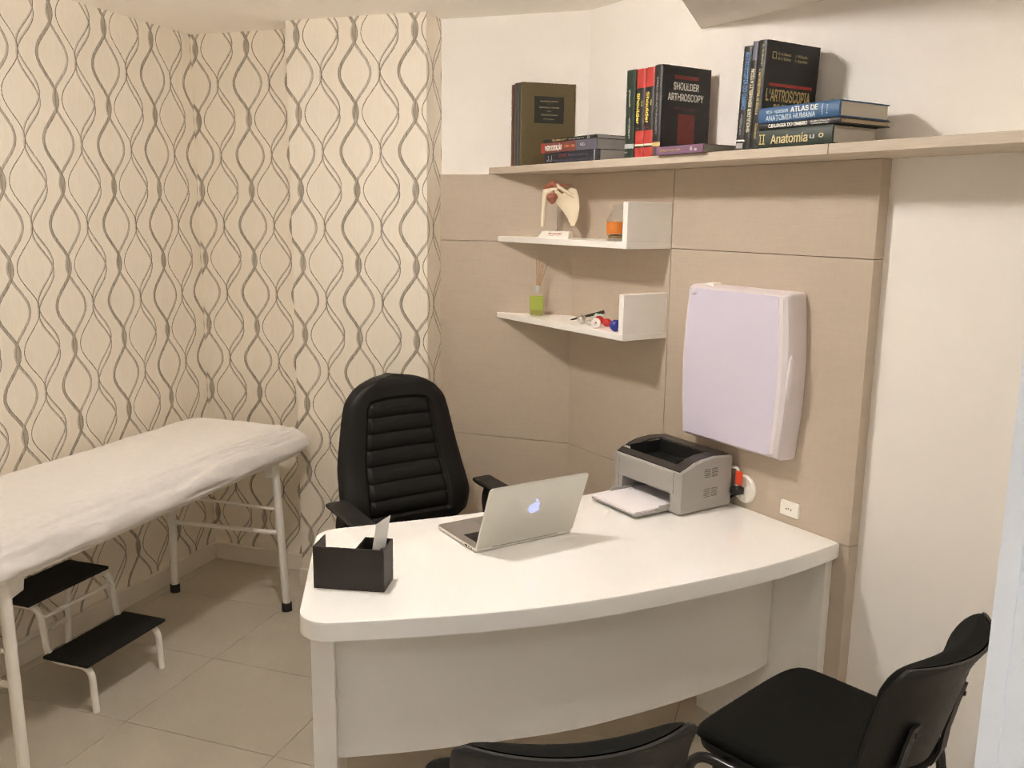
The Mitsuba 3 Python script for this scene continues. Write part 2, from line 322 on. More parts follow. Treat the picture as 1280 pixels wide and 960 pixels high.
add('door_1__handle', put(hd, DF), 'chrome', 30)
# chunk: furniture

# ------------------------------------------------------------------ top shelf and small shelves
SH = thing('bookshelf', 'long beige wall shelf carrying the books, running the length of the wall', 'shelf')
poly = Polygon([(-.6, -.213), (1.355, -.213), (1.355, .04), (-.6, .04)])
back_room = Polygon([tuple((np.linalg.inv(RF) @ np.array([x, y, 0, 1]))[:2]) for x, y in ((-1, .034), (5, .034), (5, -4), (-1, -4))])
poly = poly.intersection(back_room)
def board(p, z0, z1, c=.0015): return slab(np.array(p.exterior.coords)[:-1], [(z0, c), (z0 + c, 0), (z1 - c, 0), (z1, c)])
part(SH, 'board', R_mesh(board(poly, 1.82, 1.846)), 'shelf_wood')
part(SH, 'board', R_mesh(cbox(1.357, S_END - .02, -.213, .04, 1.82, 1.846, .0015)), 'shelf_wood')
front_room = Polygon([tuple((np.linalg.inv(RF) @ np.array([x, y, 0, 1]))[:2]) for x, y in ((-1, .0205), (5, .0205), (5, -4), (-1, -4))])
def corner_shelf(z0, zt, s1, label):
    k = thing('corner_shelf', label, 'shelf', 'white corner shelves')
    p = Polygon([(-.6, -.195), (s1, -.195), (s1, 0), (-.6, 0)]).intersection(front_room)
    part(k, 'board', R_mesh(board(p, z0, z0 + .022)), 'white_gloss')
    part(k, 'upright', R_mesh(cbox(s1 - .025, s1, -.195, 0, z0 + .022, zt, .0015)), 'white_gloss')
    return k
corner_shelf(1.555, 1.708, .566, 'upper white L-shaped corner shelf holding the bone model and the jar')
corner_shelf(1.248, 1.404, .562, 'lower white L-shaped corner shelf holding the reed diffuser and beads')

# ------------------------------------------------------------------ desk
D = thing('desk', 'white curved-front desk with glossy top fixed to the panelled wall', 'desk')
fs, ft = zip(*[(1.318, -.10), (1.330, 0.0), (1.343, .15), (1.346, .292), (1.330, .52), (1.288, .826), (1.228, 1.06), (1.125, 1.325), (1.05, 1.49)])
cs = CubicSpline(ft, fs); tt = np.linspace(-.10, 1.49, 60)
bs, bt = zip(*[(.60, -.10), (.60, .3), (.588, .70), (.545, .95), (.482, 1.25)])
cb = CubicSpline(bt, bs); t2 = np.linspace(1.25, -.10, 40)
pd = Polygon([(s, -t) for s, t in zip(cs(tt), tt)] + [(.98, -1.478)] + [(s, -t) for s, t in zip(cb(t2), t2)]).buffer(0)
pd = pd.buffer(-.075, 16).buffer(.075, 16).intersection(sbox(0, -2, 3, -.001)).simplify(.0006)
pd = np.array(pd.exterior.coords)[:-1]
part(D, 'top', R_mesh(slab(pd, [(.700, .004), (.704, 0), (.744, 0), (.7485, .0015), (.750, .005)])), 'desk_top', 25)
# wall-side leg panel, free-end leg panel, curved front panel
part(D, 'leg', R_mesh(cbox(.83, 1.312, -.030, -.001, 0, .699, .0015)), 'desk_body')
la = np.array([.908, -1.427]); lb = np.array([.938, -1.379]); w = (lb - la) / np.linalg.norm(lb - la); bdir = np.array([-.90, .43]); bdir = bdir / np.linalg.norm(bdir)
lp = np.array([la, lb, lb + bdir * .36, la + bdir * .36])
part(D, 'leg', R_mesh(slab(lp, [(0, .001), (.001, 0), (.698, 0), (.699, .001)])), 'desk_body')
mt, ms_ = zip(*[(.032, 1.128), (.35, 1.150), (.62, 1.130), (.78, 1.105), (.93, 1.062), (1.18, .975), (1.375, .893)])
cm = CubicSpline(mt, ms_); tm = np.linspace(.032, 1.375, 50)
fo = [(s, -t) for s, t in zip(cm(tm), tm)] + [(s - .018, -t) for s, t in zip(cm(tm[::-1]), tm[::-1])]
part(D, 'front_panel', R_mesh(slab(np.array(fo), [(.288, .001), (.289, 0), (.698, 0), (.699, .001)])), 'desk_body', 30)

# ------------------------------------------------------------------ laptop
LP = thing('laptop', 'open silver laptop seen from behind on the white desk', 'laptop')
LM = RF @ T(.878, -.782, .750)          # hinge middle; local x towards the visitors, y into the wall
hw = .1625
base = slab(rrect(-.227, .0, -hw, hw, .012), [(.002, .003), (.006, 0), (.0135, 0), (.0142, .001)])
part(LP, 'base', put(base, LM), 'alu', 30)
part(LP, 'deck', put(slab(rrect(-.226, -.001, -hw + .001, hw - .001, .011), [(.0140, 0), (.0146, .0006)]), LM), 'alu_deck', 30)
kb = [cbox(-.114, -.016, -.137, .137, .0142, .0149, .0003)]
part(LP, 'key_bed', put(kb[0], LM), 'printer_dark')
keys = []
for r in range(6):
    nk = 14 if r else 14
    for c in range(nk):
        if r == 5 and 4 <= c <= 8:
            if c == 4: keys.append(cbox(-.0335 - 0 + .0, -.0195, -.055, .04, .0146, .0158, .0004))
            continue
        y0 = -.134 + c * .0192; x0 = -.110 + (5 - r) * .0155
        keys.append(cbox(x0, x0 + .0135, y0, y0 + .0168, .0146, .0158, .0004))
# rows are drawn from the screen towards the user
keys = [put(k, T(0, 0, 0)) for k in keys]
part(LP, 'keyboard', put(cat(*keys), LM), 'black_plastic', label='black laptop keys')
part(LP, 'trackpad', put(cbox(-.208, -.130, -.052, .052, .0143, .0148, .0003), LM), 'alu_dark')
part(LP, 'port', put(cat(cbox(-.06, -.046, -hw - .0004, -hw + .002, .006, .011, .0004), cbox(-.04, -.034, -hw - .0004, -hw + .002, .0065, .0105, .0004), cbox(-.026, -.020, -hw - .0004, -hw + .002, .0065, .0105, .0004)), LM), 'black_plastic')
LL = .2075
LID = LM @ T(-.003, 0, .010) @ Ry(21.5)
lid = put(slab(rrect(-hw, hw, 0, LL, .012), [(-.0025, .002), (-.001, 0), (.002, 0), (.003, .002)]), LID @ basis((0, 0, 0), (0, 1, 0), (0, 0, 1), (1, 0, 0)))
part(LP, 'lid', lid, 'alu', 30)
part(LP, 'screen', put(cbox(-.0036, -.0026, -hw + .012, hw - .012, .014, LL - .012, .0003), LID), 'black_gloss')
part(LP, 'hinge', put(put(lathe([(0, -.11), (.005, -.11), (.005, .11), (0, .11)], 14), Rx(90)), LM @ T(-.004, 0, .011)), 'alu_dark', 30)
def fruit():
    a = np.linspace(0, 2 * math.pi, 90, endpoint=False)
    r = 1 + .07 * np.cos(2 * a) - .06 * np.sin(a)
    b = Polygon(np.stack([.96 * r * np.cos(a), .98 * r * np.sin(a)], 1))
    b = b.difference(affinity.scale(Point(0, 1.16).buffer(.30), 1.25, .75)).difference(affinity.scale(Point(0, -1.20).buffer(.30), 1.0, .75)).buffer(-.08).buffer(.16).buffer(-.08)
    b = b.difference(Point(1.18, .12).buffer(.50))
    leaf = Point(0, 0).buffer(.52, 32).intersection(Point(.42, .42).buffer(.52, 32))
    leaf = affinity.translate(affinity.scale(leaf, .95, .95), -.10, .98)
    return [b, leaf]
lg = []
for g in fruit():
    g = affinity.scale(g, .0205, .0205, origin=(0, 0)); lg.append(trimesh.creation.extrude_polygon(g, .0006, engine='earcut'))
part(LP, 'logo', put(cat(*lg), LID @ T(.0029, 0, .118) @ basis((0, 0, 0), (0, 1, 0), (0, 0, 1), (1, 0, 0))), 'logo', label='glowing bluish white fruit emblem with a bite and a leaf',
     emitter={'type': 'area', 'radiance': rgb((0.070, 0.074, 0.122))})

# ------------------------------------------------------------------ printer
PR = thing('printer', 'compact light grey laser printer with a dark top, against the wall on the desk', 'printer')
PM = RF @ T(.775, -.142, .750)           # local x along the wall towards the camera, -y into the room
prof = [(-.112, .012), (-.112, .135), (-.106, .143), (-.085, .150), (-.055, .163), (-.02, .172), (.03, .176), (.105, .170), (.112, .164), (.112, .012), (.108, .004), (-.106, .004)]
def extr(pr_, x0, x1, c=.002):            # profile in y-z extruded along x
    m = slab(np.array(pr_), [(x0, c), (x0 + c, 0), (x1 - c, 0), (x1, c)])
    return put(m, basis((0, 0, 0), (0, 1, 0), (0, 0, 1), (1, 0, 0)))
body = man(weld(extr(prof, -.160, .160, .006)))
body -= man(weld(bx(-.117, .117, -.14, .02, .022, .066)))          # paper slot
body -= man(weld(bx(-.112, .112, -.085, .045, .128, .20)))         # output well
body -= man(weld(bx(-.035, .035, -.118, -.109, .122, .134)))       # finger notch
part(PR, 'body', put(unman(body), PM), 'printer_grey', 25)
top = [(-.108, .1445), (-.085, .1545), (-.055, .1670), (-.02, .1755), (.03, .1792), (.100, .1745), (.100, .168), (.03, .173), (-.02, .169), (-.055, .160), (-.085, .147), (-.108, .138)]
tm_ = man(weld(extr(top, -.152, .152, .0005))) - man(weld(bx(-.112, .112, -.085, .045, .10, .25)))
part(PR, 'top_cover', put(unman(tm_), PM), 'printer_dark', 25, label='dark brown top cover')
well = cat(bx(-.112, .112, -.085, .045, .1265, .1285), bx(-.1125, -.1105, -.085, .045, .128, .17), bx(.1105, .1125, -.085, .045, .128, .17), bx(-.112, .112, .043, .0455, .128, .174), bx(-.112, .112, -.0855, -.083, .128, .149))
part(PR, 'output_tray', put(well, PM), 'printer_black', label='black sunken output tray')
part(PR, 'control_panel', put(put(cbox(-.018, .018, -.014, .014, 0, .003, .001), T(-.132, -.072, .1565) @ Rx(20)), PM), 'printer_grey')
part(PR, 'button', put(put(cat(cbox(-.012, -.004, -.005, .005, 0, .0012, .0004), cbox(-.001, .007, -.005, .005, 0, .0012, .0004)), T(-.132, -.072, .1597) @ Rx(20)), PM), 'black_plastic')
part(PR, 'slot_lining', put(cat(bx(-.116, .116, .015, .02, .022, .066), bx(-.117, .117, -.105, .02, .0645, .0665)), PM), 'printer_black')
for z0 in (.048, .112):
    vents = [cbox(.159, .1607, y0, y0 + .026, z0 + k * .0062, z0 + k * .0062 + .0022, .0003) for k in range(5) for y0 in (-.012, .020)]
    part(PR, 'vent', put(cat(*vents), PM), 'vent_grey')
part(PR, 'front_door', put(cbox(-.133, .128, -.1138, -.111, .070, .1345, .0010), PM), 'printer_grey')
for x0, z0 in ((-.1345, .02), (.128, .066)): part(PR, 'seam', put(bx(x0, x0 + .0013, -.1124, -.111, z0, .137), PM), 'vent_grey')
trp = slab(np.array(rrect(-.113, .113, -.245, .0, .012)), [(.010, .001), (.011, 0), (.015, 0), (.016, .001)])
part(PR, 'paper_tray', put(trp, PM), 'printer_grey', 30)
part(PR, 'paper_guide', put(cat(cbox(.107, .113, -.150, -.02, .015, .030, .002), cbox(.1065, .113, -.165, -.13, .015, .024, .002)), PM), 'printer_grey')
part(PR, 'paper_guide', put(cat(cbox(-.113, -.107, -.150, -.02, .015, .030, .002), cbox(-.113, -.1065, -.165, -.13, .015, .034, .002)), PM), 'printer_grey')
SP = thing('paper_sheets', 'short stack of white paper lying in the printer tray', 'paper')
add(SP, put(cat(*[put(cbox(-.105, .105, -.243, .005, .0162 + k * .0022, .0182 + k * .0022, .0002), T(random.uniform(-.001, .001), random.uniform(-.002, .001), 0)) for k in range(3)]), PM), 'paper')

# ------------------------------------------------------------------ X-ray viewer on the wall
XV = thing('film_viewer', 'white wall-mounted light box with a lavender screen, unlit', 'light box')
def bowed(s0, s1, z0, z1, bow, t, n=14):
    out = []
    for k in range(n + 1): f = k / n; out.append((s1 + bow * math.sin(math.pi * f), z0 + (z1 - z0) * f))
    for k in range(n + 1): f = 1 - k / n; out.append((s0 - bow * math.sin(math.pi * f), z0 + (z1 - z0) * f))
    return np.array(out)
VM = RF @ basis((0, 0, 0), (1, 0, 0), (0, 0, 1), (0, -1, 0))     # local x along wall, y up, z out of the wall
ov = bowed(.735, 1.152, .952, 1.452, .018, 0)
vb = Polygon(ov).buffer(-.012, 6).buffer(.012, 6)
ov = np.array(vb.simplify(.0004).exterior.coords)[:-1]
part(XV, 'housing', put(slab(ov, [(0, .004), (.008, .0), (.055, .002), (.072, .010), (.080, .022)]), VM), 'viewer_body', 30)
sc = np.array(Polygon(bowed(.757, 1.118, .968, 1.440, .014, 0)).buffer(-.008).buffer(.008).simplify(.0004).exterior.coords)[:-1]
part(XV, 'screen', put(slab(sc, [(.079, 0), (.0815, .001)]), VM), 'viewer_screen', 30, label='flat lavender grey screen')
part(XV, 'side_strip', put(slab(bowed(1.122, 1.136, .970, 1.438, .014, 0), [(.078, 0), (.0808, .003)]), VM), 'viewer_body', 30)
gr_ = trimesh.creation.icosphere(3, 1.0); gr_.apply_scale((.0085, .070, .016)); gr_.apply_transform(T(1.1645, 1.205, .060))
part(XV, 'grip', put(gr_, VM), 'viewer_body', True)
part(XV, 'knob', put(put(lathe([(0, 0), (.010, 0), (.010, .006), (.007, .010), (0, .011)], 24), T(.775, 1.428, .079)), VM), 'viewer_body', 30)
part(XV, 'top_bump', put(slab(rrect(.79, .83, 1.445, 1.458, .005), [(.02, 0), (.05, .002)]), VM), 'socket_white', 30)

# ------------------------------------------------------------------ wall socket, cable plate behind the printer
SK = thing('wall_socket', 'small white wall socket just above the desk', 'socket')
part(SK, 'plate', put(slab(rrect(1.113, 1.183, .775, .820, .004), [(0, 0), (.006, 0), (.008, .002)]), VM), 'socket_white', 30)
part(SK, 'insert', put(slab(rrect(1.133, 1.163, .787, .808, .006), [(.007, 0), (.0088, .001)]), VM), 'socket_white', 30)
part(SK, 'hole', put(cat(*[put(lathe([(0, 0), (.0022, 0), (.0022, .0014), (0, .0014)], 14), T(1.139 + k * .009, .797 + (k == 1) * .002, .0082)) for k in range(3)]), VM), 'black_plastic')
CP = thing('cable_outlet', 'round white cable outlet with a black plug behind the printer', 'socket')
part(CP, 'plate', put(put(lathe([(0, 0), (.045, 0), (.045, .006), (.04, .010), (0, .011)], 36), T(.965, .812, .0)), VM), 'socket_white', 30)
part(CP, 'plug', put(put(cbox(-.016, .016, -.012, .012, 0, .035, .004), T(.955, .808, .010)), VM), 'black_plastic')
part(CP, 'cable', put(tube(CubicSpline([0, 1, 2, 3], [(.955, .808, .04), (.943, .79, .026), (.92, .775, .020), (.89, .768, .018)])(np.linspace(0, 3, 20)), .004, 8), VM), 'black_plastic', 30)
CT = thing('cable_bundle', 'white cable with an orange-red tag hanging behind the printer', 'cable')
part(CT, 'cord', put(tube(CubicSpline([0, 1, 2, 3], [(.88, .865, .018), (.935, .878, .020), (.952, .862, .022), (.945, .80, .02)])(np.linspace(0, 3, 24)), .005, 8), VM), 'socket_white', 30)
part(CT, 'tag', put(put(cbox(-.014, .014, -.022, .022, 0, .003, .001), T(.960, .850, .026)), VM), 'tag_red', label='orange-red tag')

# ------------------------------------------------------------------ desk organiser
HM = RF @ basis((.871, -1.402, .750), (.643, .766, 0), (-.766, .643, 0), (0, 0, 1))   # x along its front, y towards the back
HW, HD, HH, th = .179, .085, .108, .004
OG = thing('desk_organizer', 'black open desk organizer with a pen box, near the rounded desk corner', 'desk organizer')
part(OG, 'front', put(cbox(0, HW, 0, th, 0, HH, .0008), HM), 'holder')
part(OG, 'side', put(cbox(0, th, th, HD, 0, HH, .0008), HM), 'holder')
part(OG, 'side', put(cbox(HW - th, HW, th, HD, 0, HH, .0008), HM), 'holder')
part(OG, 'divider', put(cbox(HW - .072, HW - .072 + th, th, HD, .003, HH, .0008), HM), 'holder')
part(OG, 'back', put(cbox(HW - .072 + th, HW - th, HD - th, HD, .003, HH, .0008), HM), 'holder')
part(OG, 'bottom', put(cbox(th, HW - th, th, HD, 0, .003, .0008), HM), 'holder')
part(OG, 'liner', put(cat(cbox(HW - .067, HW - .005, th, th + .0015, .003, HH - .006, .0003), cbox(HW - .0065, HW - .005, th, HD - th, .003, HH - .006, .0003)), HM), 'holder')
RU = thing('plastic_ruler', 'clear plastic ruler standing in the pen box', 'ruler')
part(RU, 'blade', put(put(slab(np.array([(-.016, 0), (.016, 0), (.016, .168), (-.016, .140)]), [(-.001, 0), (.001, 0)]), T(HW - .041, .054, .006) @ Rz(14) @ Ry(9) @ Rx(90 - 10)), HM), 'clear_plate')
PN = thing('pen', 'silver clipped pen standing beside the ruler', 'pen')
part(PN, 'barrel', put(put(lathe([(0, 0), (.004, .004), (.0045, .10), (.003, .105), (0, .106)], 14), T(HW - .022, .026, .004) @ Ry(6)), HM), 'chrome', 30)
part(PN, 'clip', put(put(cbox(-.002, .002, -.0065, -.0045, .066, .104, .0006), T(HW - .022, .026, .004) @ Ry(6)), HM), 'chrome')

# ------------------------------------------------------------------ office chair behind the desk
OC = thing('office_chair', 'tall black ribbed office armchair behind the desk', 'office chair')
fwd = np.array([.80, -.60]); cpos = np.array([1.285, -.525])
OM = basis((cpos[0], cpos[1], 0), (-fwd[1] * -1 * -1, fwd[0] * -1 * -1, 0), (0, 0, 0), (0, 0, 1))
rgt = np.array([fwd[1], -fwd[0]])                       # the sitter's right
OM = basis((cpos[0], cpos[1], 0), (rgt[0], rgt[1], 0), (fwd[0], fwd[1], 0), (0, 0, 1))   # y forward
zb0, zb1 = .50, 1.075
def half_w(v):
    a = np.interp(v, [0, .10, .22, .45, .75, .9], [.215, .255, .266, .252, .218, .197])
    e1 = np.clip((v - .80) / .20, 0, 1); e0 = np.clip((.12 - v) / .12, 0, 1)
    return a * np.sqrt(np.maximum(1 - e1 ** 2.4, 0)) * np.sqrt(np.maximum(1 - e0 ** 3, 0))
def back_front(u, v):
    q = 2 * u - 1; h = half_w(v); x = q * h
    edge = np.minimum(1 - np.abs(q) ** 6, 1 - np.clip((v - .92) / .08, 0, 1) ** 3)
    d = .055 * np.maximum(edge, 0) ** .5
    pw = .60 * np.interp(v, [.1, .9], [1.0, .97])
    ph_ = smooth(.86, .83, v + .10 * np.abs(q) ** 3) * smooth(.12, .14, v); inp = smooth(pw + .02, pw - .02, np.abs(q)) * ph_
    rib = np.abs(np.sin(math.pi * (v - .145) / .1005)) ** .5
    d = d - .012 * smooth(.05, .0, np.abs(np.abs(q) - pw)) * ph_ - inp * .011 * (1 - rib) - .010 * (1 - ph_) * smooth(.03, 0, np.abs(v + .10 * np.abs(q) ** 3 - .85)) * (np.abs(q) < pw)
    d = d + .02 * q ** 2                                   # side bolsters come forward
    z = zb0 + (zb1 - zb0) * v
    y = -.01 + d - .085 * v + .035 * np.exp(-((v - .22) / .18) ** 2)
    return np.stack([x, y, z], -1)
def smooth(a, b, x): t = np.clip((x - a) / (b - a), 0, 1); return t * t * (3 - 2 * t)
def back_rear(u, v):
    P = back_front(u, v); q = 2 * u - 1; h = half_w(v)
    y = -.01 - .085 * v + .035 * np.exp(-((v - .22) / .18) ** 2) - .035 * np.sqrt(np.maximum(1 - np.abs(q) ** 4, 0)) + .02 * q ** 2
    P[..., 1] = y; return P
m1 = grid_mesh(back_front, 90, 160); m2 = grid_mesh(lambda u, v: back_rear(1 - u, v), 50, 60)
part(OC, 'backrest', put(m1, OM), 'leather', True)
part(OC, 'back_shell', put(m2, OM), 'black_plastic', True)
def cushion(w, d, z, h, r, n=40, dome=.015, sag=0):
    def f(u, v):
        k = np.minimum(v * 1.25, 1); a = 2 * math.pi * u
        ce = np.sign(np.cos(a)) * np.abs(np.cos(a)) ** .45; se = np.sign(np.sin(a)) * np.abs(np.sin(a)) ** .45
        e = np.clip((v - .62) / .38, 0, 1) * math.pi / 2 * 1.9
        kk = np.where(v < .62, v / .62 * (1 - r), (1 - r) + r * np.sin(np.minimum(e, math.pi)))
        zz = np.where(v < .62, z + dome * (1 - (v / .62) ** 2), z - h / 2 + h / 2 * np.cos(np.minimum(e, math.pi)))
        return np.stack([kk * w * ce, kk * d * se, zz], -1)
    return grid_mesh(f, 72, n)
part(OC, 'seat', put(cushion(.255, .25, .475, .10, .14), OM @ T(0, .20, 0)), 'leather', True)
for sd in (-1, 1):
    arm = part(OC, 'armrest', put(put(slab(rrect(-.042, .042, -.13, .13, .016), [(-.022, .012), (-.010, 0), (-.004, 0), (0, .006)]), T(sd * .297, .195, .668) @ Rx(-4)), OM), 'black_plastic', 30)
    sup = [(sd * .297, .13, .65), (sd * .297, .11, .60), (sd * .30, .14, .46), (sd * .26, .17, .40), (sd * .1, .17, .40)]
    part(OC, 'arm_support', put(tube(fillet(sup, .05), .021), OM), 'black_plastic', 30)
part(OC, 'back_bracket', put(tube(fillet([(0, -.085, .75), (0, -.095, .42), (0, .15, .37)], .06), .022), OM), 'black_plastic', 30)
part(OC, 'column', put(lathe([(0, .09), (.03, .09), (.03, .24), (.018, .24), (.018, .38), (.06, .39), (.06, .40), (0, .40)], 24), OM @ T(0, .18, 0)), 'black_plastic', 30)
for k in range(5):
    a = math.radians(72 * k + 20); c, s = math.cos(a), math.sin(a)
    lg_ = tube([(0, .18, .10), (.15 * c, .18 + .15 * s, .095), (.30 * c, .18 + .30 * s, .07)], [.026, .022, .016])
    key = part(OC, 'base_leg', put(lg_, OM), 'black_plastic', 30)
    wh = put(lathe([(0, -.02), (.022, -.018), (.025, -.01), (.025, .01), (.022, .018), (0, .02)], 20), T(.30 * c, .18 + .30 * s, .0255) @ Rz(72 * k + 20) @ Rx(90))
    add(nm(key + '__caster'), put(wh, OM), 'rubber', 30)

# ------------------------------------------------------------------ visitor chairs
def visitor_chair(center, fwd, label):
    k = thing('visitor_chair', label, 'chair', 'black visitor chairs')
    fwd = np.asarray(fwd, float) / np.linalg.norm(fwd); rg = np.array([fwd[1], -fwd[0]])
    M = basis((center[0], center[1], 0), (rg[0], rg[1], 0), (fwd[0], fwd[1], 0), (0, 0, 1))
    def seat(u, v):
        a = 2 * math.pi * u
        ce = np.sign(np.cos(a)) * np.abs(np.cos(a)) ** .40; se = np.sign(np.sin(a)) * np.abs(np.sin(a)) ** .40
        e = np.clip((v - .6) / .4, 0, 1) * math.pi * .95; rr = .10
        kk = np.where(v < .6, v / .6 * (1 - rr), (1 - rr) + rr * np.sin(e))
        x = kk * .225 * ce * (1 + .04 * se); y = kk * .232 * se - .012
        z = np.where(v < .6, .490, .468 + .022 * np.cos(e))
        z = z + .012 * (1 - kk ** 2) * -0.3 - .040 * np.clip((y - .13) / .09, 0, 1) ** 2 + .018 * np.clip((np.abs(x) - .12) / .1, 0, 1) ** 2 * .3
        return np.stack([x, y, z], -1)
    part(k, 'seat', put(grid_mesh(seat, 96, 40), M), 'fabric', True)
    part(k, 'seat_shell', put(put(slab(rrect(-.215, .215, -.230, .200, .06), [(.418, .02), (.425, .004), (.442, 0), (.446, .004)]), np.eye(4)), M), 'black_plastic', 30)
    # backrest: curved plastic shell with a cushion in front
    def sh(u, v, off, wv, y_extra=0, z0=.515, z1=.800, mu=1.0):
        q = (2 * u - 1) * mu
        h = .228 * (1 - .10 * (1 - v) ** 2) * wv
        x = q * h * (1 - .05 * q * q)
        z = z0 + (z1 - z0) * v + .012 * (1 - q * q) * (v > .5) * (2 * v - 1) * 0
        y = -.258 - .072 * v - .045 * np.clip(v - .72, 0, 1) ** 1.5 * 3.2 + .070 * q * q + off
        return np.stack([x, y, z], -1)
    def sup(v): return np.ones_like(v)
    rc = .13
    def corner(v, q_):                       # rounded lower and upper corners
        e0 = np.clip((rc - v) / rc, 0, 1); e1 = np.clip((v - (1 - rc * .6)) / (rc * .6), 0, 1)
        return (1 - .30 * (1 - np.sqrt(np.maximum(1 - e0 ** 2, 0)))) * (1 - .10 * (1 - np.sqrt(np.maximum(1 - e1 ** 2, 0))))
    fr = grid_mesh(lambda u, v: sh(u, v, .004, corner(v, u)), 50, 40)
    rr_ = grid_mesh(lambda u, v: sh(1 - u, v, -.004, corner(v, u)), 50, 40)
    rim = []
    for fn in (lambda s: (s, 0 * s), lambda s: (1 + 0 * s, s), lambda s: (1 - s, 1 + 0 * s), lambda s: (0 * s, 1 - s)):
        s = np.linspace(0, 1, 50); u, v = fn(s)
        a = sh(u, v, .004, corner(v, u)); b = sh(u, v, -.004, corner(v, u)); P = np.vstack([a, b]); n = len(s); F = []
        for i in range(n - 1): F += [[i, n + i, n + i + 1], [i, n + i + 1, i + 1]]
        rim.append(trimesh.Trimesh(P, F, process=False))
    part(k, 'backrest', put(cat(fr, rr_, *rim), M), 'black_plastic', 40)
    def pad(u, v):
        q = 2 * u - 1; P = sh(u, .06 + .93 * v, 0, corner(v, u), z1=.803, mu=.93)
        e = np.maximum(1 - np.abs(q) ** 5, 0) ** .5 * np.maximum(1 - np.abs(2 * v - 1) ** 6, 0) ** .5
        P[..., 1] += .006 + .052 * e
        P[..., 2] += .020 * e * np.clip(v - .6, 0, 1) * 2.0
        return P
    part(k, 'back_cushion', put(grid_mesh(pad, 50, 40), M), 'fabric', True)
    for sd in (-1, 1):
        rail = fillet([(sd * .255, .25, 0), (sd * .252, .165, .440), (sd * .252, -.19, .448), (sd * .255, -.275, 0)], .06, 8)
        n = len(rail); a, b = 8, n - 8
        part(k, 'side_rail', put(tube(rail[4:n - 4], .012), M), 'black_gloss', 30)
        for seg in (rail[:5], rail[n - 5:]):
            key = part(k, 'leg', put(tube(seg, .012), M), 'black_gloss', 30)
            ft_ = seg[0] if seg[0][2] < .01 else seg[-1]
            add(nm(key + '__foot'), put(put(lathe([(0, 0), (.016, 0), (.016, .02), (.012, .025), (0, .025)], 16), T(*ft_)), M), 'rubber', 30)
        bp_ = np.array(LineString([(-.02, .426), (-.20, .426), (-.232, .438), (-.248, .48), (-.253, .53), (-.267, .60), (-.279, .65)]).buffer(.0035, cap_style=2).exterior.coords)[:-1]
        bm_ = put(slab(bp_, [(-.018, .0006), (-.0174, 0), (.0174, 0), (.018, .0006)]), basis((sd * .125, 0, 0), (0, 1, 0), (0, 0, 1), (1, 0, 0)))
        part(k, 'back_bracket', put(bm_, M), 'black_plastic', 30)
        part(k, 'bolt', put(put(lathe([(0, 0), (.006, 0), (.006, .003), (0, .005)], 12), T(sd * .125, -.281, .63) @ Rx(90)), M), 'black_gloss')
    part(k, 'cross_bar', put(cat(tube([(-.252, .10, .425), (.252, .10, .425)], .010), tube([(-.252, -.14, .425), (.252, -.14, .425)], .010)), M), 'black_gloss', 30)
    return k
visitor_chair((2.758, -1.350), (-.885, .470), 'black padded visitor chair whose whole seat is in view, beside the white wall')
visitor_chair((2.228, -1.845), (-.50, .87), 'black padded visitor chair cut off by the lower picture edge, only its backrest in view')

# ------------------------------------------------------------------ examination table
EX = thing('exam_table', 'white steel examination table along the wallpapered wall', 'examination table')
BX0, BX1, BY0, BY1 = .04, .675, -2.05, -.145
legs = [(.625, -.37, .656, -.362), (.10, -.37, .088, -.368), (.625, -1.68, .66, -1.70), (.10, -1.68, .088, -1.70)]
for (x, y, xf, yf) in legs:
    key = part(EX, 'leg', tube([(x, y, .655), (xf, yf, .004)], .0165), 'white_metal', 30)
    add(nm(key + '__foot'), put(lathe([(0, 0), (.021, 0), (.021, .034), (.018, .037), (0, .037)], 20), T(xf, yf, 0)), 'rubber', 30)
    sg = 1 if y < -1 else -1
    px_ = x + (.020 if x > .3 else -.020)
    gp = np.array([(0, .0), (.075, .0), (.065, -.065), (.012, -.080)])
    gm = slab(gp, [(-.0015, 0), (.0015, 0)])
    gm = put(gm, basis((x - .004, y, .664), (0, sg, 0), (0, 0, 1), (sg, 0, 0)))
    part(EX, 'gusset', gm, 'white_metal')
for x in (.10, .625): part(EX, 'side_rail', cbox(x - .015, x + .015, BY0 + .06, BY1 - .06, .640, .668, .004), 'white_metal')
for y in (-.37, -1.69):
    part(EX, 'cross_bar', tube([(.095, y, .325), (.638, y, .345)], .0095), 'white_metal', 30)
    part(EX, 'cross_bar', tube([(.097, y - .02 * (1 if y < -1 else -1) * 0, .446), (.634, y, .446)], .0065), 'white_metal', 30)
part(EX, 'mattress', slab(rrect(BX0 + .02, BX1 - .02, BY0 + .02, BY1 - .02, .06), [(.669, .01), (.68, 0), (.715, 0), (.728, .012)]), 'white_gloss', 30)
BS = thing('bed_sheet', 'wrinkled white fitted sheet covering the examination table', 'sheet')
ol = rrect(BX0, BX1, BY0, BY1, .075, 24)
seg = np.vstack([ol, ol[:1]]); ln = np.r_[0, np.cumsum(np.linalg.norm(np.diff(seg, axis=0), axis=1))]
su = np.linspace(0, ln[-1], 900); rimp = np.stack([np.interp(su, ln, seg[:, i]) for i in (0, 1)], 1)
cx, cy = (BX0 + BX1) / 2, (BY0 + BY1) / 2
core = np.clip(rimp, [cx, BY0 + .30], [cx, BY1 - .30])
prof_k = np.r_[np.linspace(0, .55, 16), np.linspace(.58, .97, 26), [.985, .995, 1.0, 1.0, .998, .99, .975, .955, .93, .90]]
prof_z = np.r_[.775 - .010 * np.linspace(0, .55, 16) ** 2, .772 - .055 * ((np.linspace(.58, .97, 26) - .55) / .42) ** 2, [.709, .698, .688, .681, .675, .670, .667, .665, .664, .663]]
V = []
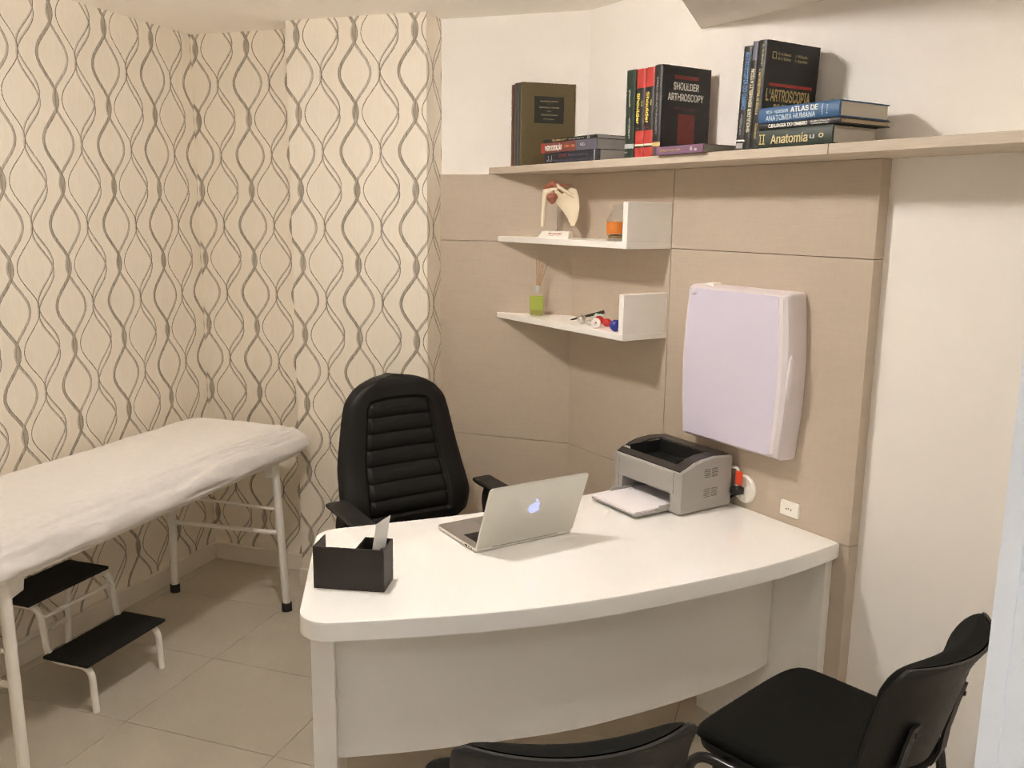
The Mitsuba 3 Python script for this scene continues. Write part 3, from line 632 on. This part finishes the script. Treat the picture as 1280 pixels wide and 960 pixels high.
for k_, z_ in zip(prof_k, prof_z):
    p2 = core + (rimp - core) * k_
    sarc = su
    edge = np.clip((k_ - .55) / .45, 0, 1)
    # long shallow folds running obliquely along the hanging edge
    q1 = meshkit.fbm(np.stack([sarc * 2.6 + z_ * 22, np.full_like(sarc, z_ * 30) - sarc * 3.4, sarc * 0 + 1.7], -1), 3, 5)
    q2 = meshkit.fbm(np.stack([sarc * 2.2 + k_ * 4, k_ * 20 - sarc * 2.6, sarc * 0 + 8.1], -1), 2, 13)
    fold = (1 - np.abs(2 * q1 - 1) * 2.2) * .55
    fold2 = (1 - np.abs(2 * q2 - 1) * 2.6) * .8
    soft = meshkit.fbm(np.stack([p2[:, 0] * 5, p2[:, 1] * 3, 0 * sarc], -1), 3, 2) - .5
    side = np.clip((.725 - z_) / .03, 0, 1)
    out = (rimp - core); out = out / (np.linalg.norm(out, axis=1)[:, None] + 1e-9)
    d = edge * (.018 * fold + .015 * fold2)
    low = np.clip((.69 - z_) / .02, 0, 1)
    p2 = p2 + out * (d * (1 - .6 * low))[:, None] * (.35 + .65 * side)
    p2[:, 0] = np.maximum(p2[:, 0], .012)
    zz = z_ + d * (1 - side) * .9 + soft * .010 * (1 - edge * .3) * (1 - low)
    V.append(np.column_stack([p2, zz]))
V = np.array(V); nk_, nu_ = V.shape[:2]; idx = np.arange(nk_ * nu_).reshape(nk_, nu_)
a, b, c, d = idx[:-1, :-1].ravel(), idx[1:, :-1].ravel(), idx[1:, 1:].ravel(), idx[:-1, 1:].ravel()
add(BS, trimesh.Trimesh(V.reshape(-1, 3), np.vstack([np.stack([a, b, c], 1), np.stack([a, c, d], 1)]), process=False), 'sheet', True)

# ------------------------------------------------------------------ step stool
SS = thing('step_stool', 'two-step white tubular stool with black treads under the examination table', 'step stool')
for y in (-1.265, -.945):
    path = fillet([(.497, y, 0), (.488, y, .158), (.308, y, .158), (.285, y, .338), (.085, y, .338), (.062, y, 0)], .045, 8)
    part(SS, 'side_frame', tube(path, .0115), 'white_metal', 30)
part(SS, 'cross_bar', cat(tube([(.072, -1.265, .13), (.072, -.945, .13)], .008), tube([(.29, -1.265, .30), (.29, -.945, .30)], .008)), 'white_metal', 30)
part(SS, 'tread', cbox(.312, .502, -1.295, -.915, .170, .182, .003), 'tread', label='lower black tread')
part(SS, 'tread', cbox(.086, .276, -1.300, -.935, .350, .362, .003), 'tread', label='upper black tread')

# ------------------------------------------------------------------ books
ZS = 1.846
def book(label, W, Dp, H, cover, M, pages='pages', group=None, spine_mat=None, hard=True):
    """Local x across the thickness, y from the spine (0) to the fore edge, z up the spine."""
    k = thing('book', label, 'book', group)
    b = .0028 if hard else .0012; q = .0035 if hard else .0008
    part(k, 'cover', put(cat(cbox(0, b, 0.003, Dp, 0, H, .0006), cbox(W - b, W, 0.003, Dp, 0, H, .0006)), M), cover)
    nn = 8; ang = np.linspace(0, math.pi, nn + 1); bul = min(.006, W * .15) if hard else .0015
    sp_ = [(W / 2 - W / 2 * math.cos(a), .004 - bul * math.sin(a) - .004 * 0) for a in ang] + [(W - .001, .006), (.001, .006)]
    part(k, 'spine', put(slab(np.array(sp_), [(0, .0004), (.0004, 0), (H - .0004, 0), (H, .0004)]), M), spine_mat or cover, 30)
    part(k, 'pages', put(cbox(b, W - b, .006, Dp - q, q, H - q, .0004), M), pages)
    k_ = k
    def spine_y(x): return .004 - bul * math.sin(math.acos(max(-1, min(1, 1 - 2 * x / W)))) - .0003
    return k_, spine_y
def spine_text(k, sy, M, s, z, x, length, h, matr, down=True, name='title', bold=False):
    """Lettering up or down a standing spine; z is its centre, x its middle line."""
    r, u = (-Zv, X) if down else (Zv, -X)
    o = np.array([x - h / 2 if down else x + h / 2, sy(x) - .0002, z + (length / 2 if down else -length / 2)])
    part(k, name, text(s, length, h, o, r, u, .0006, bold, M), matr)
def spine_band(k, sy, M, W, z0, z1, matr, name='band', x0=.0004, x1=None):
    x1 = W - .0004 if x1 is None else x1
    xs_ = np.linspace(x0, x1, 9); P = [(x, sy(x) - .00035) for x in xs_] + [(x, sy(x) + .0010) for x in xs_[::-1]]
    part(k, name, put(slab(np.array(P), [(z0, 0), (z1, 0)]), M), matr, 30)
def lie_text(k, sy, M, s, z_from_left, x, length, h, matr, H, name='title', bold=False):
    """Lettering along a lying spine, read from the left; z_from_left is where it starts."""
    part(k, name, text(s, length, h, (x - h / 2, sy(x) - .0002, H - z_from_left), -Zv, X, .0006, bold, M), matr)
def lie_band(k, M, sy, W, H, l0, l1, matr, name='band', x0=.0004, x1=None): spine_band(k, sy, M, W, H - l1, H - l0, matr, name, x0, x1)
def stand(s, t, lean=0, z=ZS, rot=0): return RF @ T(s, -t, z) @ Rz(rot) @ Ry(lean)
def lay(s_right, t, z): return RF @ basis((s_right, -t, z), (0, 0, 1), (0, 1, 0), (-1, 0, 0))
def cover_text(k, M, W, s, yc, z, length, h, matr, name='cover_title', bold=False):
    part(k, name, text(s, length, h, (W + .0001, yc - length / 2, z), Y, Zv, .0005, bold, M), matr)
def cover_patch(k, M, W, y0, y1, z0, z1, matr, name, th=.0006): part(k, name, put(bx(W - .0002, W + th, y0, y1, z0, z1), M), matr)

# four olive volumes in the corner, turned a little towards the desk
rot0 = 17.0
O = RF @ T(-.072, -.203, ZS) @ Rz(-rot0 * -1 * -1)
vols = [('maroon_brown', .021, 'tall brown-spined volume at the wall end of the corner set'), ('slate', .020, 'tall grey volume, second from the wall end of the corner set'),
        ('slate', .018, 'tall grey volume between the second and the olive one in the corner set'), ('olive', .021, 'tall olive cloth book with a dark title plate, showing its front cover in the corner')]
x = -sum(v[1] for v in vols) - .0015
for c, w_, lb_ in vols:
    Mv = O @ T(x, -.006 * [3, 2, 1, 0][[v[2] for v in vols].index(lb_)], 0)
    k, sy = book(lb_, w_, .216, .307 - .004 * (c == 'maroon_brown'), c, Mv)
    if c == 'olive':
        Wd = w_
        cover_patch(k, Mv, Wd, .052, .170, .160, .258, 'label_dark', 'title_plate')
        for s_, z_, l_, h_ in (('THE MECHANICS', .238, .070, .0062), ('of', .228, .008, .004), ('HUMAN SHOULDERS', .214, .080, .0062), ('notes', .201, .018, .003), ('VOLUMES', .187, .06, .006), ('plates', .174, .042, .004)):
            pass
        for i_, (z_, l_, h_) in enumerate(((.238, .072, .0055), (.2295, .006, .003), (.2155, .080, .0055), (.2035, .018, .0026), (.188, .066, .006), (.174, .044, .0036))):
            # worn gilt lines of the plate, too faded to read
            segs = []; y_ = .111 - l_ / 2; rnd = random.Random(i_)
            while y_ < .111 + l_ / 2:
                q = min(rnd.uniform(.0022, .0042), .111 + l_ / 2 - y_)
                if q > .001: segs.append(bx(Wd + .0004, Wd + .0010, y_, y_ + q * .8, z_, z_ + h_ * rnd.uniform(.7, 1)))
                y_ += q
            part(k, 'gilt_line', put(cat(*segs), Mv), 'faded_gold')
    x += w_ + .0004

# lying stack of three in front of the olive volumes
k, sy = book('dark blue book at the bottom of the corner stack', .038, .165, .330, 'navy', lay(.408, .198, ZS), 'pages_grey', hard=False)
Ml = lay(.408, .198, ZS)
lie_text(k, sy, Ml, 'DOR', .095, .026, .045, .0095, 'dark_red', .330, bold=True); lie_text(k, sy, Ml, 'Sindrome Dolorosa', .150, .026, .115, .0085, 'slate_blue', .330)
lie_text(k, sy, Ml, 'Miofascial e Dor Musculoesqueletica', .055, .010, .235, .0080, 'slate_blue', .330)
lie_text(k, sy, Ml, 'J J', .018, .018, .03, .020, 'grey_band', .330, 'emblem'); lie_band(k, Ml, sy, .038, .330, .298, .304, 'grey_band')
k, sy = book('red and grey-blue book in the middle of the corner stack', .036, .170, .335, 'slate_blue', lay(.392, .200, ZS + .0385), 'pages_grey', hard=False)
Ml = lay(.392, .200, ZS + .0385)
lie_band(k, Ml, sy, .036, .335, .002, .215, 'dull_red'); lie_band(k, Ml, sy, .036, .335, .002, .026, 'red', 'end_band')
def lift(M, d=.0006): return M @ T(0, -d, 0)
lie_text(k, sy, lift(Ml), 'PERIODIZA\u00c7\u00c3O', .030, .0165, .105, .017, 'white_ink', .335, bold=True)
lie_text(k, sy, lift(Ml), 'GOMES', .150, .018, .030, .008, 'orange_ink', .335, 'author'); lie_text(k, sy, lift(Ml), 'DA', .194, .018, .018, .009, 'orange_ink', .335, 'author')
lie_text(k, sy, lift(Ml), 'ED', .245, .020, .026, .008, 'white_ink', .335, 'emblem')
k, sy = book('thin black book on top of the corner stack', .0125, .160, .320, 'ink', lay(.388, .197, ZS + .0750), 'pages_grey', hard=False)
Ml = lay(.388, .197, ZS + .0750)
lie_text(k, sy, Ml, 'TREINAMENTO', .055, .0062, .088, .0060, 'gold_ink', .320); lie_text(k, sy, Ml, 'desportivo', .158, .0062, .09, .0045, 'grey_ink', .320); lie_text(k, sy, Ml, 'O', .268, .0062, .012, .008, 'white_ink', .320, 'emblem', True)

# standing row of four
Mg = stand(.541, .200); W = .046
k, sy = book('dark green book standing at the near end of the corner stack', W, .205, .272, 'green_black', Mg)
spine_band(k, sy, Mg, W, .030, .044, 'grey_band'); spine_text(k, sy, Mg, 'SHOULDER', .185, .024, .052, .006, 'white_ink'); spine_text(k, sy, Mg, 'SURGERY', .128, .026, .045, .005, 'slate_blue'); spine_text(k, sy, Mg, 'ARTHROSCOPY', .092, .026, .062, .007, 'white_ink')
part(k, 'imprint', text('ED', .012, .004, (.008, sy(.012) - .0004, .016), X, Zv, .0006, True, Mg), 'grey_ink')
for i_, (s_, lb_) in enumerate(((.589, 'red and black book of a pair, the one beside the dark green book'), (.633, 'red and black book of a pair, the one beside the black anatomy cover'))):
    W = .042; Mr = stand(s_, .198)
    k, sy = book(lb_, W, .205, .270, 'red', Mr)
    spine_band(k, sy, Mr, W, .082, .212, 'ink'); spine_band(k, sy, Mr, W, .035, .041, 'cream_ink', 'thin_band'); spine_band(k, sy, Mr, W, .030, .0345, 'ink', 'thin_band')
    Mt = lift(Mr)
    spine_text(k, sy, Mt, 'Shoulder', .150, .017, .094, .0135, 'yellow', bold=True); spine_text(k, sy, Mt, 'The', .165, .033, .018, .006, 'yellow')
    part(k, 'imprint', text('SAN', .014, .004, (.012, sy(.02) - .001, .088), X, Zv, .0006, True, Mt), 'dull_red')
W = .036; Mb = stand(.678, .202)
k, sy = book('black book with a white arthroscopy title and a dark red picture on its front cover', W, .205, .272, 'ink', Mb, spine_mat='maroon_brown')
spine_band(k, sy, Mb, W, .045, .27, 'ink'); spine_band(k, sy, Mb, W, .030, .042, 'gold_ink')
spine_text(k, sy, lift(Mb), 'SHOULDER ARTHROSCOPY', .150, .020, .170, .008, 'grey_ink')
cover_patch(k, Mb, W, .050, .152, .233, .245, 'dark_red', 'bar'); cover_text(k, Mb, W, 'SHOULDER', .101, .202, .105, .021, 'white_ink', bold=True); cover_text(k, Mb, W, 'ARTHROSCOPY', .101, .170, .148, .021, 'white_ink', bold=True)
cover_text(k, Mb, W, 'STEPHEN J. SNYDER', .103, .143, .098, .007, 'dull_red', 'author'); cover_patch(k, Mb, W, .072, .142, .040, .130, 'dark_red', 'picture')
ribs = []
rnd = random.Random(3)
for q in range(16):
    c0 = np.array([.107 + rnd.uniform(-.022, .022), .085 + rnd.uniform(-.03, .03)]); a0 = rnd.uniform(0, 6.28); l0 = rnd.uniform(.008, .02)
    cur = [(W + .0006, c0[0] + l0 * math.cos(a0 + t_ * .8) * t_, c0[1] + l0 * math.sin(a0 + t_ * .8) * t_) for t_ in np.linspace(-1, 1, 7)]
    ribs.append(tube(cur, .0007, 5))
part(k, 'drawing', put(cat(*ribs), Mb), 'dull_red')
Mp = lay(.935, .234, ZS)
k, sy = book('thin purple book lying flat at the shelf edge, below the black book', .0235, .215, .210, 'purple', Mp, 'pages_grey', hard=False)
lie_text(k, sy, Mp, 'Ombro e cotovelo', .028, .012, .088, .0065, 'gold_ink', .210); lie_band(k, Mp, sy, .0235, .210, .001, .010, 'purple_dark'); lie_text(k, sy, Mp, '8', .158, .0115, .009, .010, 'white_ink', .210, 'emblem'); lie_text(k, sy, Mp, 'o', .176, .0105, .009, .008, 'white_ink', .210, 'emblem', True)

# leaning trio
ln_ = 2.6
W = .032; Mq = stand(1.028, .200, ln_)
k, sy = book('narrow dark book with blue spine lettering, leaning at the end of the trio', W, .215, .276, 'ink', Mq)
spine_text(k, sy, Mq, 'ARTROSCOPIA DO OMBRO', .185, .020, .150, .015, 'blue_ink', bold=True); spine_text(k, sy, Mq, 'ANDREWS', .070, .017, .055, .007, 'grey_ink', name='author'); spine_band(k, sy, Mq, W, .025, .029, 'white_ink'); spine_band(k, sy, Mq, W, .006, .020, 'grey_ink', x0=.004, x1=W - .004)
W = .022; Mq = stand(1.061, .202, ln_)
k, sy = book('narrow black book with yellow capitals up its spine, in the middle of the leaning trio', W, .22, .284, 'ink', Mq)
spine_text(k, sy, Mq, 'SHOULDER REHABILITATION', .130, .011, .165, .0115, 'cream_ink', False, bold=True); spine_band(k, sy, Mq, W, .235, .283, 'slate_blue', x0=.004, x1=.019)
W = .030; Mq = stand(1.0840, .202, ln_)
k, sy = book('black book with gold cover lettering under a red line, in the leaning trio', W, .213, .284, 'ink', Mq)
spine_text(k, sy, Mq, "L'ARTROSCOPIA DI SPALLA", .150, .016, .118, .009, 'gold_ink', bold=True); spine_text(k, sy, Mq, 'G. D. Bruner', .245, .019, .055, .006, 'tan_gold', name='author'); spine_text(k, sy, Mq, 'Masson', .048, .019, .04, .009, 'gold_ink', name='imprint')
cover_patch(k, Mq, W, .020, .192, .168, .176, 'red', 'red_line')
cover_text(k, Mq, W, "L'ARTROSCOPIA", .101, .130, .176, .030, 'gold_ink', bold=True); cover_text(k, Mq, W, 'DI SPALLA', .101, .094, .110, .028, 'gold_ink', bold=True)
for yy, zz, tt_ in ((.047, .255, 'G. D. Bruner'), (.047, .243, 'M. E. Blazina'), (.112, .255, 'J. Whipple'), (.112, .243, 'S. Esposito')):
    part(k, 'author', text(tt_, .050, .0065, (W + .0001, yy, zz - .006), Y, Zv, .0005, False, Mq), 'tan_gold')
part(k, 'emblem', put(cat(bx(W, W + .0006, .024, .040, .238, .240), bx(W, W + .0006, .024, .040, .254, .256), bx(W, W + .0006, .024, .026, .238, .256), bx(W, W + .0006, .038, .040, .238, .256)), Mq), 'tan_gold')

# lying stack of three at the near end
Mz = lay(1.366, .212, ZS); Hh = .248
k, sy = book('green book at the bottom of the near stack, large pale title along its spine', .0475, .175, Hh, 'anatomy_green', Mz)
lie_text(k, sy, Mz, 'Anatomia', .052, .021, .122, .022, 'tan_gold', Hh, bold=True); lie_text(k, sy, Mz, 'II', .012, .022, .020, .026, 'gold_ink', Hh, 'emblem')
lie_text(k, sy, Mz, 'u', .180, .022, .015, .012, 'grey_band', Hh, 'emblem', True); lie_text(k, sy, Mz, 'o', .208, .024, .015, .014, 'tan_gold', Hh, 'emblem', True)
Mz = lay(1.386, .214, ZS + .048); Hh = .262
k, sy = book('thin dark book between the blue and the green book of the near stack', .0155, .200, Hh, 'ink', Mz, 'pages_tan')
lie_text(k, sy, Mz, 'CIRURGIA DO OMBRO', .034, .0078, .128, .0085, 'white_ink', Hh, bold=True); lie_text(k, sy, Mz, 'Sergio L. Checchia', .172, .0105, .060, .0036, 'white_ink', Hh, 'author'); lie_text(k, sy, Mz, 'Osvandre Lech', .174, .0048, .055, .0036, 'white_ink', Hh, 'author')
Mz = lay(1.385, .216, ZS + .064); Hh = .259
k, sy = book('blue anatomy atlas on top of the near stack', .040, .196, Hh, 'blue', Mz)
lie_text(k, sy, Mz, 'ATLAS DE', .108, .028, .086, .0125, 'white_ink', Hh, bold=True); lie_text(k, sy, Mz, 'WOLF-HEIDEGGER', .026, .027, .074, .008, 'blue_light', Hh, 'author', True); lie_text(k, sy, Mz, 'ANATOMIA HUMANA', .026, .011, .162, .0130, 'blue_light', Hh, bold=True)
lie_band(k, Mz, sy, .040, Hh, .207, .209, 'blue_light', x0=.006, x1=.034); lie_text(k, sy, Mz, 'I', .222, .020, .004, .022, 'blue_light', Hh, 'emblem')

# ------------------------------------------------------------------ upper corner shelf: bone model, jar
ZU = 1.577
BM = thing('bone_model', 'shoulder bone model on a white base on the upper corner shelf', 'anatomical model')
BMx = T(1.738, -.138, ZU)                 # x to the right, -y to the viewer
wedge = slab(np.array([(-.045, 0), (.045, 0), (.04, .026), (-.04, .026)]), [(-.035, .002), (-.033, 0), (.033, 0), (.035, .002)])
bp = hull([(-.060, -.035, 0), (.060, -.035, 0), (.060, .035, 0), (-.060, .035, 0), (-.046, -.012, .026), (.058, -.012, .026), (.058, .030, .026), (-.046, .030, .026)])
part(BM, 'base', put(bp, BMx), 'socket_white')
up_ = np.array([0, .023, .026]); up_ /= np.linalg.norm(up_)
part(BM, 'lettering', cat(text('Shoulder', .052, .006, (-.020, -.0222 - .0002, .0150), X, up_, .0006, True, BMx), text('Joint', .045, .0028, (-.022, -.0265 - .0002, .0098), X, up_, .0006, False, BMx)), 'red')
part(BM, 'post', put(tube([(.006, .005, .02), (.006, .005, .125)], .0018, 8), BMx), 'alu_dark', 30)
def balls(chain, rf=.004, it=12):
    Ms = []
    for (p0, r0), (p1, r1) in chain:
        a_ = trimesh.creation.icosphere(2, r0); a_.apply_translation(p0); b_ = trimesh.creation.icosphere(2, r1); b_.apply_translation(p1)
        Ms.append(man(trimesh.convex.convex_hull(np.vstack([a_.vertices, b_.vertices]))))
    q = Ms[0]
    for m_ in Ms[1:]: q = q + m_
    q = q.refine_to_length(rf); t_ = unman(q); t_.merge_vertices(); trimesh.smoothing.filter_taubin(t_, iterations=it); return t_
hum = balls([(((-.050, 0, .045), .0075), ((-.047, 0, .11), .0072)), (((-.047, 0, .11), .0072), ((-.042, 0, .155), .011)), (((-.042, 0, .155), .011), ((-.038, 0, .172), .012)), (((-.038, 0, .168), .012), ((-.020, .0, .175), .012))])
part(BM, 'humerus', put(hum, BMx), 'bone', True)
scp = Polygon([(.000, .178), (.020, .160), (.045, .186), (.066, .180), (.076, .150), (.080, .115), (.074, .075), (.062, .048), (.052, .047), (.040, .075), (.022, .105), (.006, .128)]).buffer(.004).buffer(-.002)
sv = np.array(scp.segmentize(.004).exterior.coords)[:-1]
sm_ = slab(sv, [(-.003, .0006), (0, 0), (.003, .0006)]); q_ = man(weld(sm_)).refine_to_length(.006); sm_ = unman(q_)
vv = sm_.vertices.copy(); bow = -.018 * ((vv[:, 0] - .045) / .04) ** 2 + .010
sm_.vertices = np.column_stack([vv[:, 0] * 1.13, bow + vv[:, 2] + .004, vv[:, 1]])
part(BM, 'scapula', put(sm_, BMx), 'bone', 40)
part(BM, 'acromion', put(balls([(((.074, .012, .150), .004), ((.040, -.006, .172), .006)), (((.040, -.006, .172), .006), ((.016, -.010, .186), .0065)), (((.016, -.010, .186), .0065), ((.006, -.008, .196), .0055)), (((-.034, -.006, .176), .005), ((.004, -.008, .182), .0055))]), BMx), 'bone', True)
part(BM, 'joint_capsule', put(balls([(((-.018, -.009, .150), .016), ((-.006, -.009, .152), .015)), (((-.012, -.009, .136), .011), ((-.008, -.009, .140), .011))]), BMx), 'muscle', True, label='reddish brown joint capsule')
part(BM, 'muscle_stub', put(balls([(((-.044, -.004, .186), .006), ((-.026, -.006, .194), .009)), (((-.026, -.006, .194), .009), ((-.006, -.006, .203), .010)), (((-.006, -.006, .203), .010), ((.008, -.004, .186), .008)), (((.020, -.004, .196), .004), ((.052, .002, .194), .004))]), BMx), 'muscle', True, label='reddish brown muscle stubs')
JR = thing('glass_jar', 'small clear glass jar with an orange label on the upper corner shelf', 'jar')
JM = RF @ T(.425, -.125, ZU)
jp = [(0, .002), (.030, .002), (.034, .006), (.034, .072), (.031, .080), (.022, .088), (.0205, .092), (.0205, .103), (.023, .105), (.023, .109), (.0205, .111), (.0205, .121)]
part(JR, 'glass', put(lathe(jp + [(.0185, .121), (.0185, .090), (.029, .078), (.032, .071), (.032, .008), (0, .006)], 48), JM), 'thick_glass', 30)
part(JR, 'label', put(lathe([(.0344, .024), (.0350, .024), (.0350, .066), (.0344, .066), (.0344, .024)], 48), JM), 'orange', 30, label='orange paper label')
part(JR, 'contents', put(lathe([(0, .009), (.029, .009), (.030, .018), (.020, .022), (0, .023)], 32), JM), 'honey', 30)

# ------------------------------------------------------------------ lower corner shelf: reed diffuser, beads
ZL = 1.270
RD = thing('reed_diffuser', 'square reed diffuser with a lime green label on the lower corner shelf', 'reed diffuser')
QM = T(*(RF @ np.array([-.040, -.135, 0, 1]))[:2], ZL) @ Rz(8)
part(RD, 'bottle', put(slab(rrect(-.029, .029, -.020, .020, .006), [(.001, .003), (.004, 0), (.082, 0), (.090, .006), (.094, .012)]), QM), 'glass', 30)
part(RD, 'oil', put(slab(rrect(-.026, .026, -.017, .017, .005), [(.004, .001), (.030, 0)]), QM), 'oil', 30)
part(RD, 'label', put(cbox(-.027, .027, -.0222, -.0204, .026, .082, .0003), QM), 'lime', label='lime green label')
part(RD, 'cap', put(lathe([(0, .094), (.0105, .094), (.0105, .118), (.009, .120), (0, .120)], 28), QM), 'silver_cap', 30)
for (x0, y0, x1, y1, l_) in ((-.003, 0, -.006, .0, .225), (.001, -.002, .006, .004, .228), (.002, .002, .022, .006, .205), (.003, 0, .034, .012, .200), (0, .002, .016, -.004, .205)):
    part(RD, 'reed', put(tube([(x0, y0, .10), (x1, y1, l_)], .0016, 8), QM), 'reed', 30)
def RP(s, t, z=ZL): return RF @ T(s, -t, z)
def bead(label, mesh, material, smooth=True, cat_='bead'):
    k = thing('bead', label, cat_); add(k, mesh, material, smooth)
PE = thing('marker_pen', 'thin dark pen lying behind the beads on the lower corner shelf', 'pen')
pa, pb = (RP(.165, .120) @ [0, 0, .006, 1])[:3], (RP(.305, .075) @ [0, 0, .047, 1])[:3]
part(PE, 'barrel', tube([pa, pa + (pb - pa) * .08, pa + (pb - pa) * .45, pb], [.002, .0035, .0045, .0065], 10), 'bead_black', 30)
MB = RP(.345, .085, ZL)
PE2 = thing('glass_stand', 'small clear ball with a mirror glint beside the red beads', 'glass ball')
gs = trimesh.creation.icosphere(3, .017); gs.apply_transform(RP(.245, .130, ZL + .0172)); add(PE2, gs, 'chrome', True)
gs = trimesh.creation.icosphere(3, .011); gs.apply_transform(RP(.300, .135, ZL + .0112)); bead('small silver bead between the clear ball and the white bead', gs, 'chrome')
mint = put(lathe([(0, -.004), (.018, -.004), (.022, 0), (.018, .004), (0, .004)], 32), RP(.290, .088, ZL + .026) @ Rx(60) @ Ry(20)); bead('mint green disc leaning behind the red beads', mint, 'bead_mint', 30, 'disc')
for s_, t_, z_, r_, lb_ in ((.318, .105, .020, .0165, 'larger red bead next to the mint disc'), (.365, .105, .016, .0155, 'red bead on the side towards the blue ball')):
    gs = trimesh.creation.icosphere(3, r_); gs.apply_scale((1.25, 1, .95)); gs.apply_transform(RP(s_, t_, ZL + z_)); bead(lb_, gs, 'bead_red')
ring_ = put(lathe([(.0055, -.011), (.0155, -.011), (.0185, 0), (.0155, .011), (.0055, .011), (.0055, -.011)], 36), RP(.375, .165, ZL + .0187) @ Rz(50) @ Rx(90)); bead('white pierced bead at the front of the lower shelf', ring_, 'bead_white', 30)
loop = put(tube([(.016 * math.cos(a_), 0, .016 + .014 * math.sin(a_)) for a_ in np.linspace(0, 2 * math.pi, 28)], .0022, 8), RP(.418, .100, ZL) @ Rz(20)); bead('small dark metal loop behind the blue ball', loop, 'alu_dark', 30, 'ring')
bb = trimesh.creation.icosphere(2, .020); rn = np.random.RandomState(4); bb.vertices *= (1 + .07 * rn.uniform(-1, 1, len(bb.vertices)))[:, None]; bb.apply_transform(RP(.478, .158, ZL + .0205)); bead('knobbly dark blue ball against the shelf upright', bb, 'bead_blue', False, 'ball')
gs = trimesh.creation.icosphere(3, .009); gs.apply_transform(RP(.438, .130, ZL + .0092)); bead('tiny dark red bead beside the blue ball', gs, 'dark_red')
